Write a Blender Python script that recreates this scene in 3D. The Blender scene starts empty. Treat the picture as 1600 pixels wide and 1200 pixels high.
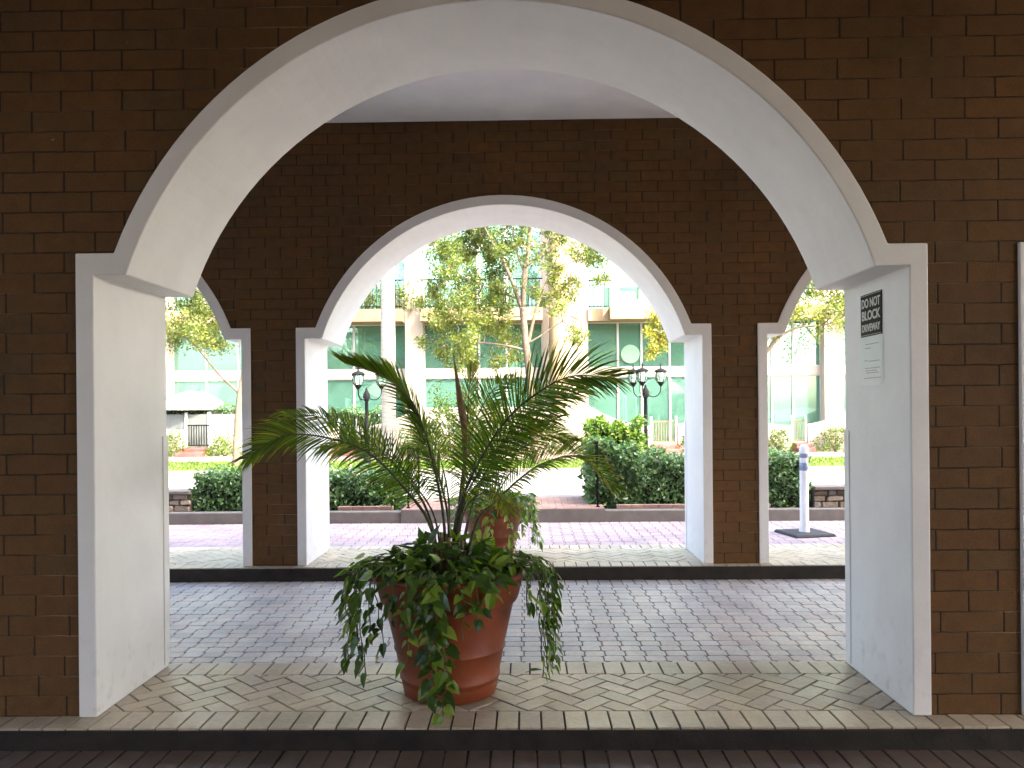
import bpy, math, random
import numpy as np
from mathutils import Vector, Matrix
random.seed(7); RNG = np.random.default_rng(7)
R = math.radians
S = bpy.context.scene
COL = S.collection
# ------------------------------------------------------------ camera
F = 1240.0; EYE = 1.465; YAW = R(1.0); ROLL = R(0.5)
cam = bpy.data.cameras.new('camera'); camo = bpy.data.objects.new('camera', cam); COL.objects.link(camo)
cam.sensor_width = 36.0; cam.lens = 36.0 * F / 1600.0; cam.shift_y = 40.0 / 1600.0
cam.clip_start = 0.05; cam.clip_end = 900
camo.matrix_world = Matrix.Translation((0, 0, EYE)) @ Matrix.Rotation(YAW, 4, 'Z') @ Matrix.Rotation(R(90), 4, 'X') @ Matrix.Rotation(-ROLL, 4, 'Z')
S.camera = camo
S.render.resolution_x = 1024; S.render.resolution_y = 768
# ------------------------------------------------------------ light
SUN_EL = R(46); SUN_AZ = R(131)          # azimuth clockwise from +Y: behind the camera, to the right
w = bpy.data.worlds.new('World'); S.world = w; w.use_nodes = True
wn = w.node_tree; bg = wn.nodes['Background']
sky = wn.nodes.new('ShaderNodeTexSky'); sky.sky_type = 'NISHITA'; sky.sun_disc = False
sky.sun_elevation = SUN_EL; sky.sun_rotation = SUN_AZ
wn.links.new(sky.outputs[0], bg.inputs[0]); bg.inputs[1].default_value = 0.15; sky.dust_density = 5.0; sky.air_density = 0.8; sky.ozone_density = 0.6
sd = bpy.data.lights.new('sun', 'SUN'); sd.energy = 2.0; sd.angle = R(0.5); sd.color = (1, 0.93, 0.80)
so = bpy.data.objects.new('sun', sd); COL.objects.link(so)
tosun = Vector((math.sin(SUN_AZ) * math.cos(SUN_EL), math.cos(SUN_AZ) * math.cos(SUN_EL), math.sin(SUN_EL)))
so.rotation_euler = tosun.to_track_quat('Z', 'Y').to_euler(); so.location = (10, -10, 20)
S.view_settings.view_transform = 'Standard'; S.view_settings.look = 'None'
S.view_settings.gamma = 1; S.view_settings.exposure = 3.85
S.cycles.max_bounces = 10; S.cycles.diffuse_bounces = 7; S.cycles.glossy_bounces = 4; S.cycles.transparent_max_bounces = 12

def P(px, py, Y):
    """point of the plane y=Y seen at photo pixel px,py"""
    a = (px - 800) / F; b = (640 - py) / F
    u = a * math.cos(ROLL) + b * math.sin(ROLL); v = -a * math.sin(ROLL) + b * math.cos(ROLL)
    dx = -math.sin(YAW) + u * math.cos(YAW); dy = math.cos(YAW) + u * math.sin(YAW)
    s = Y / dy
    return Vector((dx * s, Y, EYE + v * s))

# ------------------------------------------------------------ mesh helpers
class MB:
    def __init__(s): s.v = []; s.f = []; s.r = []
    def add(s, vs, fs, r=0.5):
        o = len(s.v); s.v.extend([tuple(p) for p in vs]); s.f.extend([tuple(i + o for i in f) for f in fs]); s.r.extend([r] * len(fs)); return s
    def box(s, x0, x1, y0, y1, z0, z1, r=0.5):
        vs = [(x0,y0,z0),(x1,y0,z0),(x1,y1,z0),(x0,y1,z0),(x0,y0,z1),(x1,y0,z1),(x1,y1,z1),(x0,y1,z1)]
        return s.add(vs, [(0,3,2,1),(4,5,6,7),(0,1,5,4),(1,2,6,5),(2,3,7,6),(3,0,4,7)], r)
    def tube(s, pts, rad, seg=8, r=0.5, cap=True):
        pts = [Vector(p) for p in pts]; n = len(pts)
        if not hasattr(rad, '__len__'): rad = [rad] * n
        vs = []; prev = None
        for i, p in enumerate(pts):
            t = (pts[min(i + 1, n - 1)] - pts[max(i - 1, 0)])
            t = t.normalized() if t.length > 1e-9 else Vector((0, 0, 1))
            a = prev if prev is not None else (Vector((1, 0, 0)) if abs(t.x) < 0.8 else Vector((0, 1, 0)))
            a = (a - t * a.dot(t)).normalized(); prev = a; b = t.cross(a)
            for k in range(seg):
                an = 2 * math.pi * k / seg
                vs.append(p + (a * math.cos(an) + b * math.sin(an)) * rad[i])
        fs = [(i*seg+k, i*seg+(k+1) % seg, (i+1)*seg+(k+1) % seg, (i+1)*seg+k) for i in range(n-1) for k in range(seg)]
        if cap: fs += [tuple(range(seg-1, -1, -1)), tuple((n-1)*seg+k for k in range(seg))]
        return s.add(vs, fs, r)
    def lathe(s, prof, seg=40, c=(0,0,0), r=0.5, close=False):
        n = len(prof); vs = [(c[0]+q*math.cos(2*math.pi*k/seg), c[1]+q*math.sin(2*math.pi*k/seg), c[2]+z) for q, z in prof for k in range(seg)]
        fs = [(i*seg+k, i*seg+(k+1) % seg, (i+1)*seg+(k+1) % seg, (i+1)*seg+k) for i in range(n-1) for k in range(seg)]
        if close: fs += [tuple(range(seg-1, -1, -1)), tuple((n-1)*seg+k for k in range(seg))]
        return s.add(vs, fs, r)
    def slab(s, poly, z0, z1, r=0.5, inset=0.0, ch=0.0):
        """flat prism of a 2D polygon (counter-clockwise), top pulled in by ch"""
        n = len(poly); cx = sum(p[0] for p in poly)/n; cy = sum(p[1] for p in poly)/n
        def sh(d): 
            out = []
            for (x, y) in poly:
                L = math.hypot(x-cx, y-cy) or 1; out.append((x-(x-cx)/L*d, y-(y-cy)/L*d))
            return out
        a = sh(inset); b = sh(inset+ch)
        vs = [(x,y,z0) for x,y in a]+[(x,y,z1-ch*0.7) for x,y in a]+[(x,y,z1) for x,y in b]
        fs = [(i,(i+1)%n,n+(i+1)%n,n+i) for i in range(n)]+[(n+i,n+(i+1)%n,2*n+(i+1)%n,2*n+i) for i in range(n)]+[tuple(2*n+i for i in range(n))]
        return s.add(vs, fs, r)
    def build(s, name, mat, parent=None, smooth=False, loc=None):
        me = bpy.data.meshes.new(name); me.from_pydata(s.v, [], s.f); me.update()
        at = me.attributes.new('rnd', 'FLOAT', 'FACE'); at.data.foreach_set('value', np.array(s.r, dtype=np.float32))
        if smooth: me.polygons.foreach_set('use_smooth', [True]*len(me.polygons))
        me.materials.append(mat)
        o = bpy.data.objects.new(name, me); COL.objects.link(o)
        if parent is not None: o.parent = parent
        if loc is not None: o.location = loc
        return o

def tag(o, label=None, cat=None, group=None, kind=None):
    if label: o['label'] = label
    if cat: o['category'] = cat
    if group: o['group'] = group
    if kind: o['kind'] = kind
    return o
def thing(name, label, cat, loc=(0,0,0), rz=0, group=None):
    o = bpy.data.objects.new(name, None); COL.objects.link(o); o.location = loc; o.rotation_euler = (0,0,rz)
    o.empty_display_size = 0.2
    return tag(o, label, cat, group)
def struct(name, mb, mat, smooth=False):
    o = mb.build(name, mat, smooth=smooth); o['kind'] = 'structure'; return o
def bevel(o, wd, seg=2, ang=35):
    m = o.modifiers.new('bevel', 'BEVEL'); m.width = wd; m.segments = seg; m.limit_method = 'ANGLE'; m.angle_limit = R(ang)
    return o
def copy_tree(o, parent=None):
    c = o.copy(); COL.objects.link(c)
    if parent is not None: c.parent = parent
    for ch in list(o.children): copy_tree(ch, c)
    return c

# ------------------------------------------------------------ materials
class NT:
    def __init__(s, name):
        s.m = bpy.data.materials.new(name); s.m.use_nodes = True; s.t = s.m.node_tree
        s.b = s.t.nodes['Principled BSDF']; s.out = s.t.nodes['Material Output']
    def n(s, typ, **k):
        x = s.t.nodes.new('ShaderNode'+typ)
        for a, v in k.items(): setattr(x, a, v)
        return x
    def l(s, a, b): s.t.links.new(a, b)
    def math(s, op, a, b=None, c=None):
        x = s.n('Math', operation=op)
        for i, q in enumerate((a, b, c)):
            if q is None: continue
            if hasattr(q, 'links'): s.l(q, x.inputs[i])
            else: x.inputs[i].default_value = q
        return x.outputs[0]
    def ramp(s, fac, stops, interp='LINEAR'):
        r = s.n('ValToRGB'); r.color_ramp.interpolation = interp; e = r.color_ramp.elements
        while len(e) < len(stops): e.new(0.5)
        for i, (p, c) in enumerate(stops): e[i].position = p; e[i].color = (*c, 1)
        s.l(fac, r.inputs[0]); return r.outputs[0]
    def noise(s, scale, detail=3, vec=None, rough=0.55, dist=0.0):
        x = s.n('TexNoise'); x.inputs['Scale'].default_value = scale; x.inputs['Detail'].default_value = detail
        x.inputs['Roughness'].default_value = rough; x.inputs['Distortion'].default_value = dist
        s.l(vec if vec is not None else s.pos(), x.inputs['Vector']); return x.outputs[0]
    def pos(s):
        if not hasattr(s, '_p'): s._p = s.n('TexCoord').outputs['Object']
        return s._p
    def mix(s, fac, a, b, mode='MIX'):
        x = s.n('Mix', data_type='RGBA', blend_type=mode)
        if hasattr(fac, 'links'): s.l(fac, x.inputs[0])
        else: x.inputs[0].default_value = fac
        for i, q in ((6, a), (7, b)):
            if hasattr(q, 'links'): s.l(q, x.inputs[i])
            else: x.inputs[i].default_value = (*q, 1)
        return x.outputs[2]
    def bump(s, h, strength=0.3, dist=0.01):
        x = s.n('Bump'); x.inputs['Strength'].default_value = strength; x.inputs['Distance'].default_value = dist
        s.l(h, x.inputs['Height']); s.l(x.outputs[0], s.b.inputs['Normal'])
    def attr(s):
        return s.n('Attribute', attribute_name='rnd').outputs['Fac']
    def set(s, col=None, rough=None, metal=None, spec=None):
        if col is not None:
            if hasattr(col, 'links'): s.l(col, s.b.inputs['Base Color'])
            else: s.b.inputs['Base Color'].default_value = (*col, 1)
        if rough is not None: 
            if hasattr(rough, 'links'): s.l(rough, s.b.inputs['Roughness'])
            else: s.b.inputs['Roughness'].default_value = rough
        if metal is not None: s.b.inputs['Metallic'].default_value = metal
        if spec is not None: s.b.inputs['Specular IOR Level'].default_value = spec
        return s.m

def plain(name, col, rough=0.6, var=0.12, scale=6, bump=0.0, metal=0, spec=0.5, bscale=60):
    t = NT(name); nz = t.noise(scale, 4)
    lo = tuple(c*(1-var) for c in col); hi = tuple(min(1, c*(1+var)) for c in col)
    t.set(t.ramp(nz, [(0.3, lo), (0.7, hi)]), rough, metal, spec)
    if bump: t.bump(t.noise(bscale, 4), bump, 0.004)
    return t.m

def brick_mat():
    t = NT('dark_brick'); x = t.n('SeparateXYZ'); t.l(t.pos(), x.inputs[0])
    BW, BH = 0.298, 0.0975
    wob = t.math('MULTIPLY', t.math('SUBTRACT', t.noise(9, 2), 0.5), 0.010)
    zr = t.math('DIVIDE', t.math('ADD', x.outputs[2], wob), BH); row = t.math('FLOOR', zr); fz = t.math('SUBTRACT', zr, row)
    odd = t.math('MULTIPLY', t.math('MODULO', t.math('ABSOLUTE', row), 2), 0.5)
    jit = t.n('TexWhiteNoise', noise_dimensions='1D'); t.l(row, jit.inputs['W'])
    xr = t.math('ADD', t.math('ADD', t.math('DIVIDE', x.outputs[0], BW), odd), t.math('MULTIPLY', jit.outputs[0], 0.10))
    colm = t.math('FLOOR', xr); fx = t.math('SUBTRACT', xr, colm)
    cmb = t.n('CombineXYZ'); t.l(colm, cmb.inputs[0]); t.l(row, cmb.inputs[1])
    wn_ = t.n('TexWhiteNoise', noise_dimensions='2D'); t.l(cmb.outputs[0], wn_.inputs['Vector'])
    bc = t.ramp(wn_.outputs[0], [(0.0, (0.118,0.066,0.027)), (0.3, (0.106,0.064,0.027)), (0.55, (0.112,0.063,0.028)),
                                 (0.78, (0.096,0.066,0.031)), (0.93, (0.116,0.066,0.030)), (1.0, (0.092,0.054,0.025))])
    bc = t.mix(t.math('MULTIPLY', t.noise(45, 5), 0.40), bc, (0.05,0.032,0.02))
    grit = t.ramp(t.noise(160, 6, rough=0.75), [(0.30, (0.6,0.58,0.55)), (0.5, (1,1,1)), (0.72, (1.4,1.36,1.3))]); bc = t.mix(1, bc, grit, 'MULTIPLY')
    blot = t.ramp(t.noise(13, 4), [(0.3, (0.86,0.86,0.87)), (0.65, (1.12,1.10,1.05))]); bc = t.mix(1, bc, blot, 'MULTIPLY')
    big = t.ramp(t.noise(0.9, 3), [(0.35, (0.82,0.82,0.82)), (0.7, (1.15,1.10,1.0))]); bc = t.mix(1, bc, big, 'MULTIPLY'); bc = t.mix(1, bc, (1.28,1.16,1.02), 'MULTIPLY')
    dz = t.math('MULTIPLY', t.math('MINIMUM', fz, t.math('SUBTRACT', 1, fz)), BH)
    dx = t.math('MULTIPLY', t.math('MINIMUM', fx, t.math('SUBTRACT', 1, fx)), BW)
    rag = t.math('MULTIPLY', t.noise(30, 3), 0.0045)
    def sm(d, a, b):
        q = t.n('MapRange', interpolation_type='SMOOTHSTEP'); t.l(d, q.inputs[0]); q.inputs[1].default_value = a; q.inputs[2].default_value = b
        return q.outputs[0]
    hz = sm(t.math('SUBTRACT', dz, t.math('MULTIPLY', rag, 0.6)), 0.0, 0.0028); vx = sm(t.math('SUBTRACT', dx, rag), 0.0, 0.004)
    lightm = t.ramp(t.noise(1.3, 4), [(0.48, (0.048,0.030,0.017)), (0.66, (0.24,0.17,0.105))])
    c = t.mix(hz, lightm, bc); c = t.mix(vx, (0.034,0.022,0.013), c)
    spk = t.ramp(t.noise(11, 2), [(0.755, (0,0,0)), (0.78, (1,1,1))]); c = t.mix(t.math('MULTIPLY', spk, 0.5), c, (0.42,0.36,0.28))
    t.set(c, 0.82, 0, 0.25)
    h = t.math('ADD', t.math('MINIMUM', hz, vx), t.math('MULTIPLY', t.noise(90, 5), 0.35)); h = t.math('ADD', h, t.math('MULTIPLY', wn_.outputs[0], 0.25))
    t.bump(h, 0.9, 0.006); return t.m

def paver_mat(name, stops, rough=(0.38, 0.62), spec=0.5, dirt=0.5, bump=0.5):
    t = NT(name); c = t.ramp(t.attr(), stops)
    n1 = t.noise(2.2, 5); n2 = t.noise(38, 5, rough=0.65)
    c = t.mix(t.math('MULTIPLY', t.ramp(n2, [(0.35, (0,0,0)), (0.7, (1,1,1))]), dirt*0.55), c, (0.10,0.085,0.07))
    c = t.mix(1, c, t.ramp(n1, [(0.3, (0.74,0.74,0.76)), (0.68, (1.1,1.09,1.06))]), 'MULTIPLY')
    rr = t.n('MapRange'); t.l(t.noise(7, 4), rr.inputs[0]); rr.inputs[1].default_value = 0.3; rr.inputs[2].default_value = 0.7
    rr.inputs[3].default_value = rough[0]; rr.inputs[4].default_value = rough[1]
    t.set(c, rr.outputs[0], 0, spec); t.bump(n2, bump, 0.004); return t.m

def leaf_mat(name, stops, trans=0.35, rough=0.4, spec=0.4, tint=(1.5,1.7,0.7)):
    t = NT(name); c = t.ramp(t.attr(), stops); t.set(c, rough, 0, spec)
    tr = t.n('BsdfTranslucent'); c2 = t.mix(1, c, tint, 'MULTIPLY'); t.l(c2, tr.inputs[0])
    mx = t.n('MixShader'); mx.inputs[0].default_value = trans
    t.l(t.b.outputs[0], mx.inputs[1]); t.l(tr.outputs[0], mx.inputs[2]); t.l(mx.outputs[0], t.out.inputs[0]); return t.m

def glass_mat(name, tint, gloss=(0.8,1,0.9), rough=0.02):
    t = NT(name); tp = t.n('BsdfTransparent'); tp.inputs[0].default_value = (*tint, 1)
    gl = t.n('BsdfGlossy'); gl.inputs['Color'].default_value = (*gloss, 1); gl.inputs['Roughness'].default_value = rough
    df = t.n('BsdfDiffuse'); df.inputs[0].default_value = (0.15,0.33,0.25,1)
    bn = t.n('Bump'); bn.inputs['Strength'].default_value = 0.06; bn.inputs['Distance'].default_value = 0.05
    t.l(t.noise(0.7, 2), bn.inputs['Height']); t.l(bn.outputs[0], gl.inputs['Normal'])
    fr = t.n('Fresnel'); fr.inputs[0].default_value = 1.6
    m0 = t.n('MixShader'); m0.inputs[0].default_value = 0.40; t.l(tp.outputs[0], m0.inputs[1]); t.l(df.outputs[0], m0.inputs[2])
    m1 = t.n('MixShader'); t.l(t.math('ADD', fr.outputs[0], 0.10), m1.inputs[0]); t.l(m0.outputs[0], m1.inputs[1]); t.l(gl.outputs[0], m1.inputs[2])
    t.l(m1.outputs[0], t.out.inputs[0]); return t.m

M = {}
M['brick'] = brick_mat()
t = NT('white_plaster'); nz = t.noise(3.0, 5); c = t.ramp(nz, [(0.3, (0.80,0.785,0.76)), (0.7, (0.86,0.85,0.82))])
x = t.n('SeparateXYZ'); t.l(t.pos(), x.inputs[0])
scuff = t.math('MULTIPLY', t.ramp(t.noise(14, 5), [(0.55, (0,0,0)), (0.75, (1,1,1))]), t.ramp(x.outputs[2], [(0.0, (0.55,)*3), (0.45, (0.06,)*3)]))
c = t.mix(scuff, c, (0.52,0.47,0.40)); st = t.n('Mapping'); st.inputs['Scale'].default_value = (9, 9, 0.7); t.l(t.pos(), st.inputs[0])
streak = t.ramp(t.noise(1.0, 4, vec=st.outputs[0]), [(0.56, (0,0,0)), (0.74, (1,1,1))]); c = t.mix(t.math('MULTIPLY', streak, 0.07), c, (0.52,0.48,0.42))
t.set(c, 0.5, 0, 0.35); t.bump(t.math('ADD', t.noise(7, 4), t.math('MULTIPLY', t.noise(60, 5), 0.4)), 0.35, 0.008); M['plaster'] = t.m
M['ceiling'] = plain('ceiling_plaster', (0.86,0.84,0.83), 0.8, 0.05, 3, 0.15)
M['grout'] = plain('paver_joint_sand', (0.10,0.09,0.08), 0.95, 0.3, 20)
M['paver_tan'] = paver_mat('tan_brick_paver', [(0, (0.48,0.40,0.28)), (0.5, (0.60,0.51,0.37)), (1, (0.53,0.43,0.34))], (0.30,0.5), 0.6)
M['paver_hex'] = paver_mat('grey_block_paver', [(0, (0.50,0.465,0.44)), (0.45, (0.60,0.56,0.52)), (0.8, (0.61,0.55,0.48)), (1, (0.54,0.45,0.42))], (0.42,0.58), 0.6)
M['paver_pink'] = paver_mat('rose_block_paver', [(0, (0.38,0.30,0.31)), (0.5, (0.43,0.345,0.36)), (1, (0.39,0.29,0.29))], (0.5,0.75), 0.3, 0.25)
M['paver_dark'] = paver_mat('brown_brick_paver', [(0, (0.085,0.062,0.048)), (0.6, (0.13,0.10,0.078)), (1, (0.11,0.07,0.055))], (0.3,0.5), 0.6)
M['kerb_dark'] = plain('dark_kerb', (0.018,0.013,0.009), 0.8, 0.55, 9, 0.8)  # near-black mottled kerb colour
M['kerb'] = plain('concrete_kerb', (0.13,0.118,0.105), 0.8, 0.15, 8, 0.4)
M['red_brick'] = paver_mat('red_brick_landing', [(0, (0.25,0.15,0.12)), (0.5, (0.31,0.20,0.16)), (1, (0.28,0.18,0.16))], (0.6,0.8), 0.3, 0.3)
M['asphalt'] = plain('pale_worn_road', (0.155,0.15,0.155), 0.85, 0.10, 3, 0.4)
M['walk'] = plain('rose_pavement', (0.22,0.16,0.13), 0.85, 0.1, 3, 0.3)
t = NT('lawn'); t.set(t.ramp(t.noise(40, 5, rough=0.7), [(0.3, (0.035,0.075,0.008)), (0.7, (0.09,0.125,0.02))]), 0.85, 0, 0.2); t.bump(t.noise(120, 3), 1.0, 0.03); M['lawn'] = t.m
M['earth'] = plain('worn_ground', (0.050,0.043,0.034), 0.95, 0.25, 2, 0.5)
M['soil'] = plain('potting_soil', (0.035,0.024,0.016), 0.95, 0.4, 30, 0.8)
t = NT('terracotta'); n1 = t.noise(5, 5); c = t.ramp(n1, [(0.3, (0.16,0.032,0.009)), (0.55, (0.23,0.050,0.014)), (0.75, (0.28,0.068,0.021))])
c = t.mix(t.math('MULTIPLY', t.ramp(t.noise(16, 5), [(0.56, (0,0,0)), (0.72, (1,1,1))]), 0.15), c, (0.30,0.12,0.06)); t.set(c, 0.48, 0, 0.5); t.bump(t.noise(45, 4), 0.15, 0.005); M['terracotta'] = t.m
M['palm_leaf'] = leaf_mat('palm_leaflet', [(0, (0.045,0.085,0.010)), (0.5, (0.09,0.155,0.015)), (0.85, (0.18,0.24,0.02)), (1, (0.36,0.27,0.07))], 0.6, 0.35, 0.45)
M['palm_stem'] = plain('palm_stem', (0.055,0.065,0.018), 0.5, 0.3, 20)
M['dry'] = plain('dry_palm_sheath', (0.20,0.13,0.06), 0.8, 0.3, 30, 0.4)
M['pothos'] = leaf_mat('vine_leaf', [(0, (0.026,0.062,0.011)), (0.5, (0.09,0.17,0.020)), (0.85, (0.21,0.31,0.035)), (1, (0.28,0.34,0.07))], 0.40, 0.28, 0.55)
M['vine'] = plain('vine_stem', (0.10,0.13,0.03), 0.5, 0.3, 20)
M['hedge'] = leaf_mat('hedge_leaf', [(0, (0.035,0.085,0.028)), (0.5, (0.085,0.17,0.055)), (1, (0.19,0.30,0.10))], 0.3, 0.35, 0.6, (1.3,1.5,0.8))
M['shrub'] = leaf_mat('shrub_leaf', [(0, (0.035,0.08,0.008)), (0.5, (0.075,0.135,0.014)), (1, (0.15,0.18,0.03))], 0.4, 0.4, 0.4)
M['tree_leaf'] = leaf_mat('tree_leaf', [(0, (0.035,0.07,0.018)), (0.45, (0.09,0.125,0.03)), (0.8, (0.19,0.20,0.035)), (1, (0.30,0.26,0.045))], 0.5, 0.4, 0.4, (1.5,1.5,0.7))
M['core'] = plain('hedge_core', (0.018,0.025,0.010), 0.95, 0.4, 12)
M['bark'] = plain('pale_bark', (0.11,0.082,0.055), 0.9, 0.3, 9, 0.9, bscale=25)
t = NT('ringed_palm_trunk'); x = t.n('SeparateXYZ'); t.l(t.pos(), x.inputs[0])
rg = t.math('FRACT', t.math('ADD', t.math('MULTIPLY', x.outputs[2], 7.0), t.math('MULTIPLY', t.noise(2, 2), 0.5)))
t.set(t.mix(t.ramp(rg, [(0.0, (1,1,1)), (0.12, (0,0,0))]), t.ramp(t.noise(5, 4), [(0.3, (0.25,0.23,0.20)), (0.7, (0.33,0.31,0.27))]), (0.15,0.135,0.11)), 0.85, 0, 0.2); M['palmtrunk'] = t.m
M['iron'] = plain('black_iron', (0.006,0.006,0.007), 0.8, 0.2, 20, 0, 0.0, 0.08)
M['lampglass'] = glass_mat('lantern_glass', (0.9,0.9,0.85), (1,1,1), 0.05)
M['stucco'] = plain('white_stucco', (0.37,0.315,0.26), 0.8, 0.04, 1.2, 0.2, bscale=30)
M['cream'] = plain('tan_stucco', (0.22,0.155,0.085), 0.8, 0.06, 1.5, 0.2)
M['frame'] = plain('white_window_frame', (0.42,0.42,0.40), 0.45, 0.04, 3)
M['glass'] = glass_mat('green_tinted_glass', (0.50,0.80,0.64))
M['emblem'] = plain('frosted_disc', (0.16,0.28,0.19), 0.6, 0.1, 8)
M['room'] = plain('interior_wall', (0.42,0.50,0.44), 0.9, 0.15, 0.8)
M['blind'] = plain('pale_blind', (0.62,0.70,0.62), 0.8, 0.06, 1)
M['furniture'] = plain('dark_interior', (0.10,0.13,0.12), 0.7, 0.3, 2)
M['screen'] = plain('dark_mesh_screen', (0.11,0.12,0.11), 0.7, 0.15, 3)
M['canvas'] = plain('white_canvas', (0.50,0.47,0.42), 0.8, 0.03, 3)
M['coral'] = plain('coral_step', (0.22,0.07,0.055), 0.8, 0.1, 5)
M['post_white'] = plain('white_plastic', (0.78,0.78,0.80), 0.4, 0.04, 12)
M['band'] = plain('grey_reflective_band', (0.22,0.28,0.40), 0.3, 0.08, 20, 0, 0.2)
M['rubber'] = plain('black_rubber', (0.03,0.03,0.033), 0.75, 0.3, 25, 0.4)
M['sign_black'] = plain('black_sign', (0.014,0.011,0.008), 0.6, 0.1, 15, 0, 0, 0.15)
M['sign_white'] = plain('sign_lettering', (0.62,0.62,0.58), 0.5, 0.05, 15)
M['paper'] = plain('notice_paper', (0.80,0.82,0.78), 0.5, 0.03, 8)
t = NT('clear_sleeve'); t.set((0.9,0.95,0.93), 0.08, 0, 0.6); t.b.inputs['Alpha'].default_value = 0.18; M['sleeve'] = t.m
M['ink'] = plain('faded_ink', (0.30,0.32,0.33), 0.6, 0.1, 10)
t = NT('rubble_stone'); t.set(t.mix(t.math('MULTIPLY', t.noise(18, 5), 0.5), t.ramp(t.attr(), [(0, (0.16,0.11,0.08)), (0.4, (0.32,0.27,0.22)), (0.7, (0.46,0.38,0.30)), (1, (0.20,0.19,0.20))]), (0.12,0.09,0.07)), 0.85, 0, 0.3); t.bump(t.noise(25, 5), 0.8, 0.02); M['stone'] = t.m
M['mortar'] = plain('stone_mortar', (0.10,0.085,0.07), 0.95, 0.2, 10)

# ------------------------------------------------------------ ground and paving
Z_CAM, Z_DRV = -0.098, -0.128
W1F, W1B, W2F, W2B = 3.80, 4.54, 7.50, 8.32
g = MB(); g.box(-400, 400, -400, 500, -0.6, -0.24); struct('ground', g, M['earth'])
XE = 11.0
def sheet(x0, x1, y0, y1, z): return MB().box(x0, x1, y0, y1, z-0.10, z)
struct('paving_bed', MB().box(-40, 40, -9, 11.2, -0.235, Z_DRV-0.006), M['grout'])
struct('camera_side_bed', MB().box(-40, 40, -9, 3.655, -0.136, Z_CAM-0.010), M['grout'])
def rect(x0, x1, y0, y1): return [(x0,y0),(x1,y0),(x1,y1),(x0,y1)]
def clip_poly(poly, axis, val, keep_gt):
    out = []
    for i in range(len(poly)):
        a, b = poly[i], poly[(i+1) % len(poly)]
        ia = (a[axis] > val) == keep_gt; ib = (b[axis] > val) == keep_gt
        if ia: out.append(a)
        if ia != ib:
            tt = (val-a[axis])/(b[axis]-a[axis]); out.append((a[0]+(b[0]-a[0])*tt, a[1]+(b[1]-a[1])*tt))
    return out
def area(p): return 0.5*sum(p[i][0]*p[(i+1)%len(p)][1]-p[(i+1)%len(p)][0]*p[i][1] for i in range(len(p)))
def soldier(mb, x0, x1, y0, y1, z, wd=0.107, dep=0.05, gap=0.0045):
    x = x0
    while x < x1:
        ww = wd*random.uniform(0.97, 1.03); j = random.uniform(-0.0015, 0.0015)
        mb.slab(rect(x+gap, x+ww-gap, y0+0.003+random.uniform(-.002,.002), y1-0.003), z-dep, z+j, random.random(), 0, 0.004); x += ww
def herring(mb, x0, x1, y0, y1, z, a=0.100, gap=0.004):
    L = 2*a; c = math.cos(R(45)); n = int((x1-x0)/a)+14
    for i in range(-n, n):
        for j in range(-n, n):
            for k in (0, 1):
                # classic herringbone cell on a grid
                ox = (i + j*1) * a + (2*j) * 0; 
                gx, gy = i, j
                if (gx - gy) % 4 == 0 and k == 0: q = rect(gx*a+gap, (gx+2)*a-gap, gy*a+gap, (gy+1)*a-gap)
                elif (gx - gy) % 4 == 3 and k == 1: q = rect(gx*a+gap, (gx+1)*a-gap, gy*a+gap, (gy+2)*a-gap)
                else: continue
                cx0 = sum(p[0] for p in q)/4; cy0 = sum(p[1] for p in q)/4
                wy = (cx0+cy0)*c
                if not (-0.2 < wy < y1-y0+0.2): continue
                p2 = [((p[0]-p[1])*c, (p[0]+p[1])*c+y0) for p in q]
                mxx = sum(p[0] for p in p2)/4
                if mxx < x0 or mxx > x1: continue
                p2 = clip_poly(p2, 1, y0+0.002, True)
                if len(p2) > 2: p2 = clip_poly(p2, 1, y1-0.002, False)
                if len(p2) < 3 or area(p2) < 0.0006: continue
                mb.slab(p2, z-0.05, z+random.uniform(-0.002, 0.002), random.random(), 0, 0.004)
def blocks(mb, x0, x1, y0, y1, z, w=0.132, d=0.110):
    rows = int(round((y1-y0)/d)); d = (y1-y0)/rows
    for r_ in range(rows):
        off = 0.5*w*(r_ % 2)*0 + (r_ % 2)*0.018
        x = x0+off; y = y0+r_*d
        while x < x1:
            cx, cy = x+w/2, y+d/2; hx, hy = w/2-0.002, d/2-0.002; k = 0.015; b = 0.004
            poly = [(cx-hx+k,cy-hy),(cx+hx-k,cy-hy),(cx+hx-0.003,cy-hy+k*0.8),(cx+hx-0.003+b*.5,cy),(cx+hx-0.003,cy+hy-k*0.8),(cx+hx-k,cy+hy),(cx-hx+k,cy+hy),(cx-hx,cy+hy-k*0.8),(cx-hx+b*.5,cy),(cx-hx,cy-hy+k*0.8)]
            mb.slab(poly, z-0.05, z+random.uniform(-0.0015,0.0015), random.random(), 0, 0.0035); x += w
for (ya, yb, nm) in ((3.655, 4.60, 'near_walkway'), (7.41, 8.56, 'far_walkway')):
    struct(nm+'_kerb', MB().box(-40, 40, ya-0.016, yb+0.016, -0.230, -0.009), M['kerb_dark'])
    sm_ = MB(); hb = 0.205
    soldier(sm_, -XE, XE, ya-0.004, ya+hb, 0.0); soldier(sm_, -XE, XE, yb-hb, yb+0.004, 0.0)
    herring(sm_, -XE, XE, ya+hb, yb-hb, 0.0); struct(nm, sm_, M['paver_tan'])
d_ = MB(); soldier(d_, -XE, XE, 7.20, 7.40, Z_DRV); soldier(d_, -XE, XE, 4.61, 4.80, Z_DRV); blocks(d_, -XE, XE, 4.80, 7.20, Z_DRV); struct('driveway', d_, M['paver_hex'])
d_ = MB(); blocks(d_, -13, 13, 8.57, 11.19, Z_DRV, 0.14, 0.12); struct('outer_driveway', d_, M['paver_pink'])
d_ = MB(); soldier(d_, -XE, XE, 3.42, 3.645, Z_CAM, 0.105)
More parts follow.
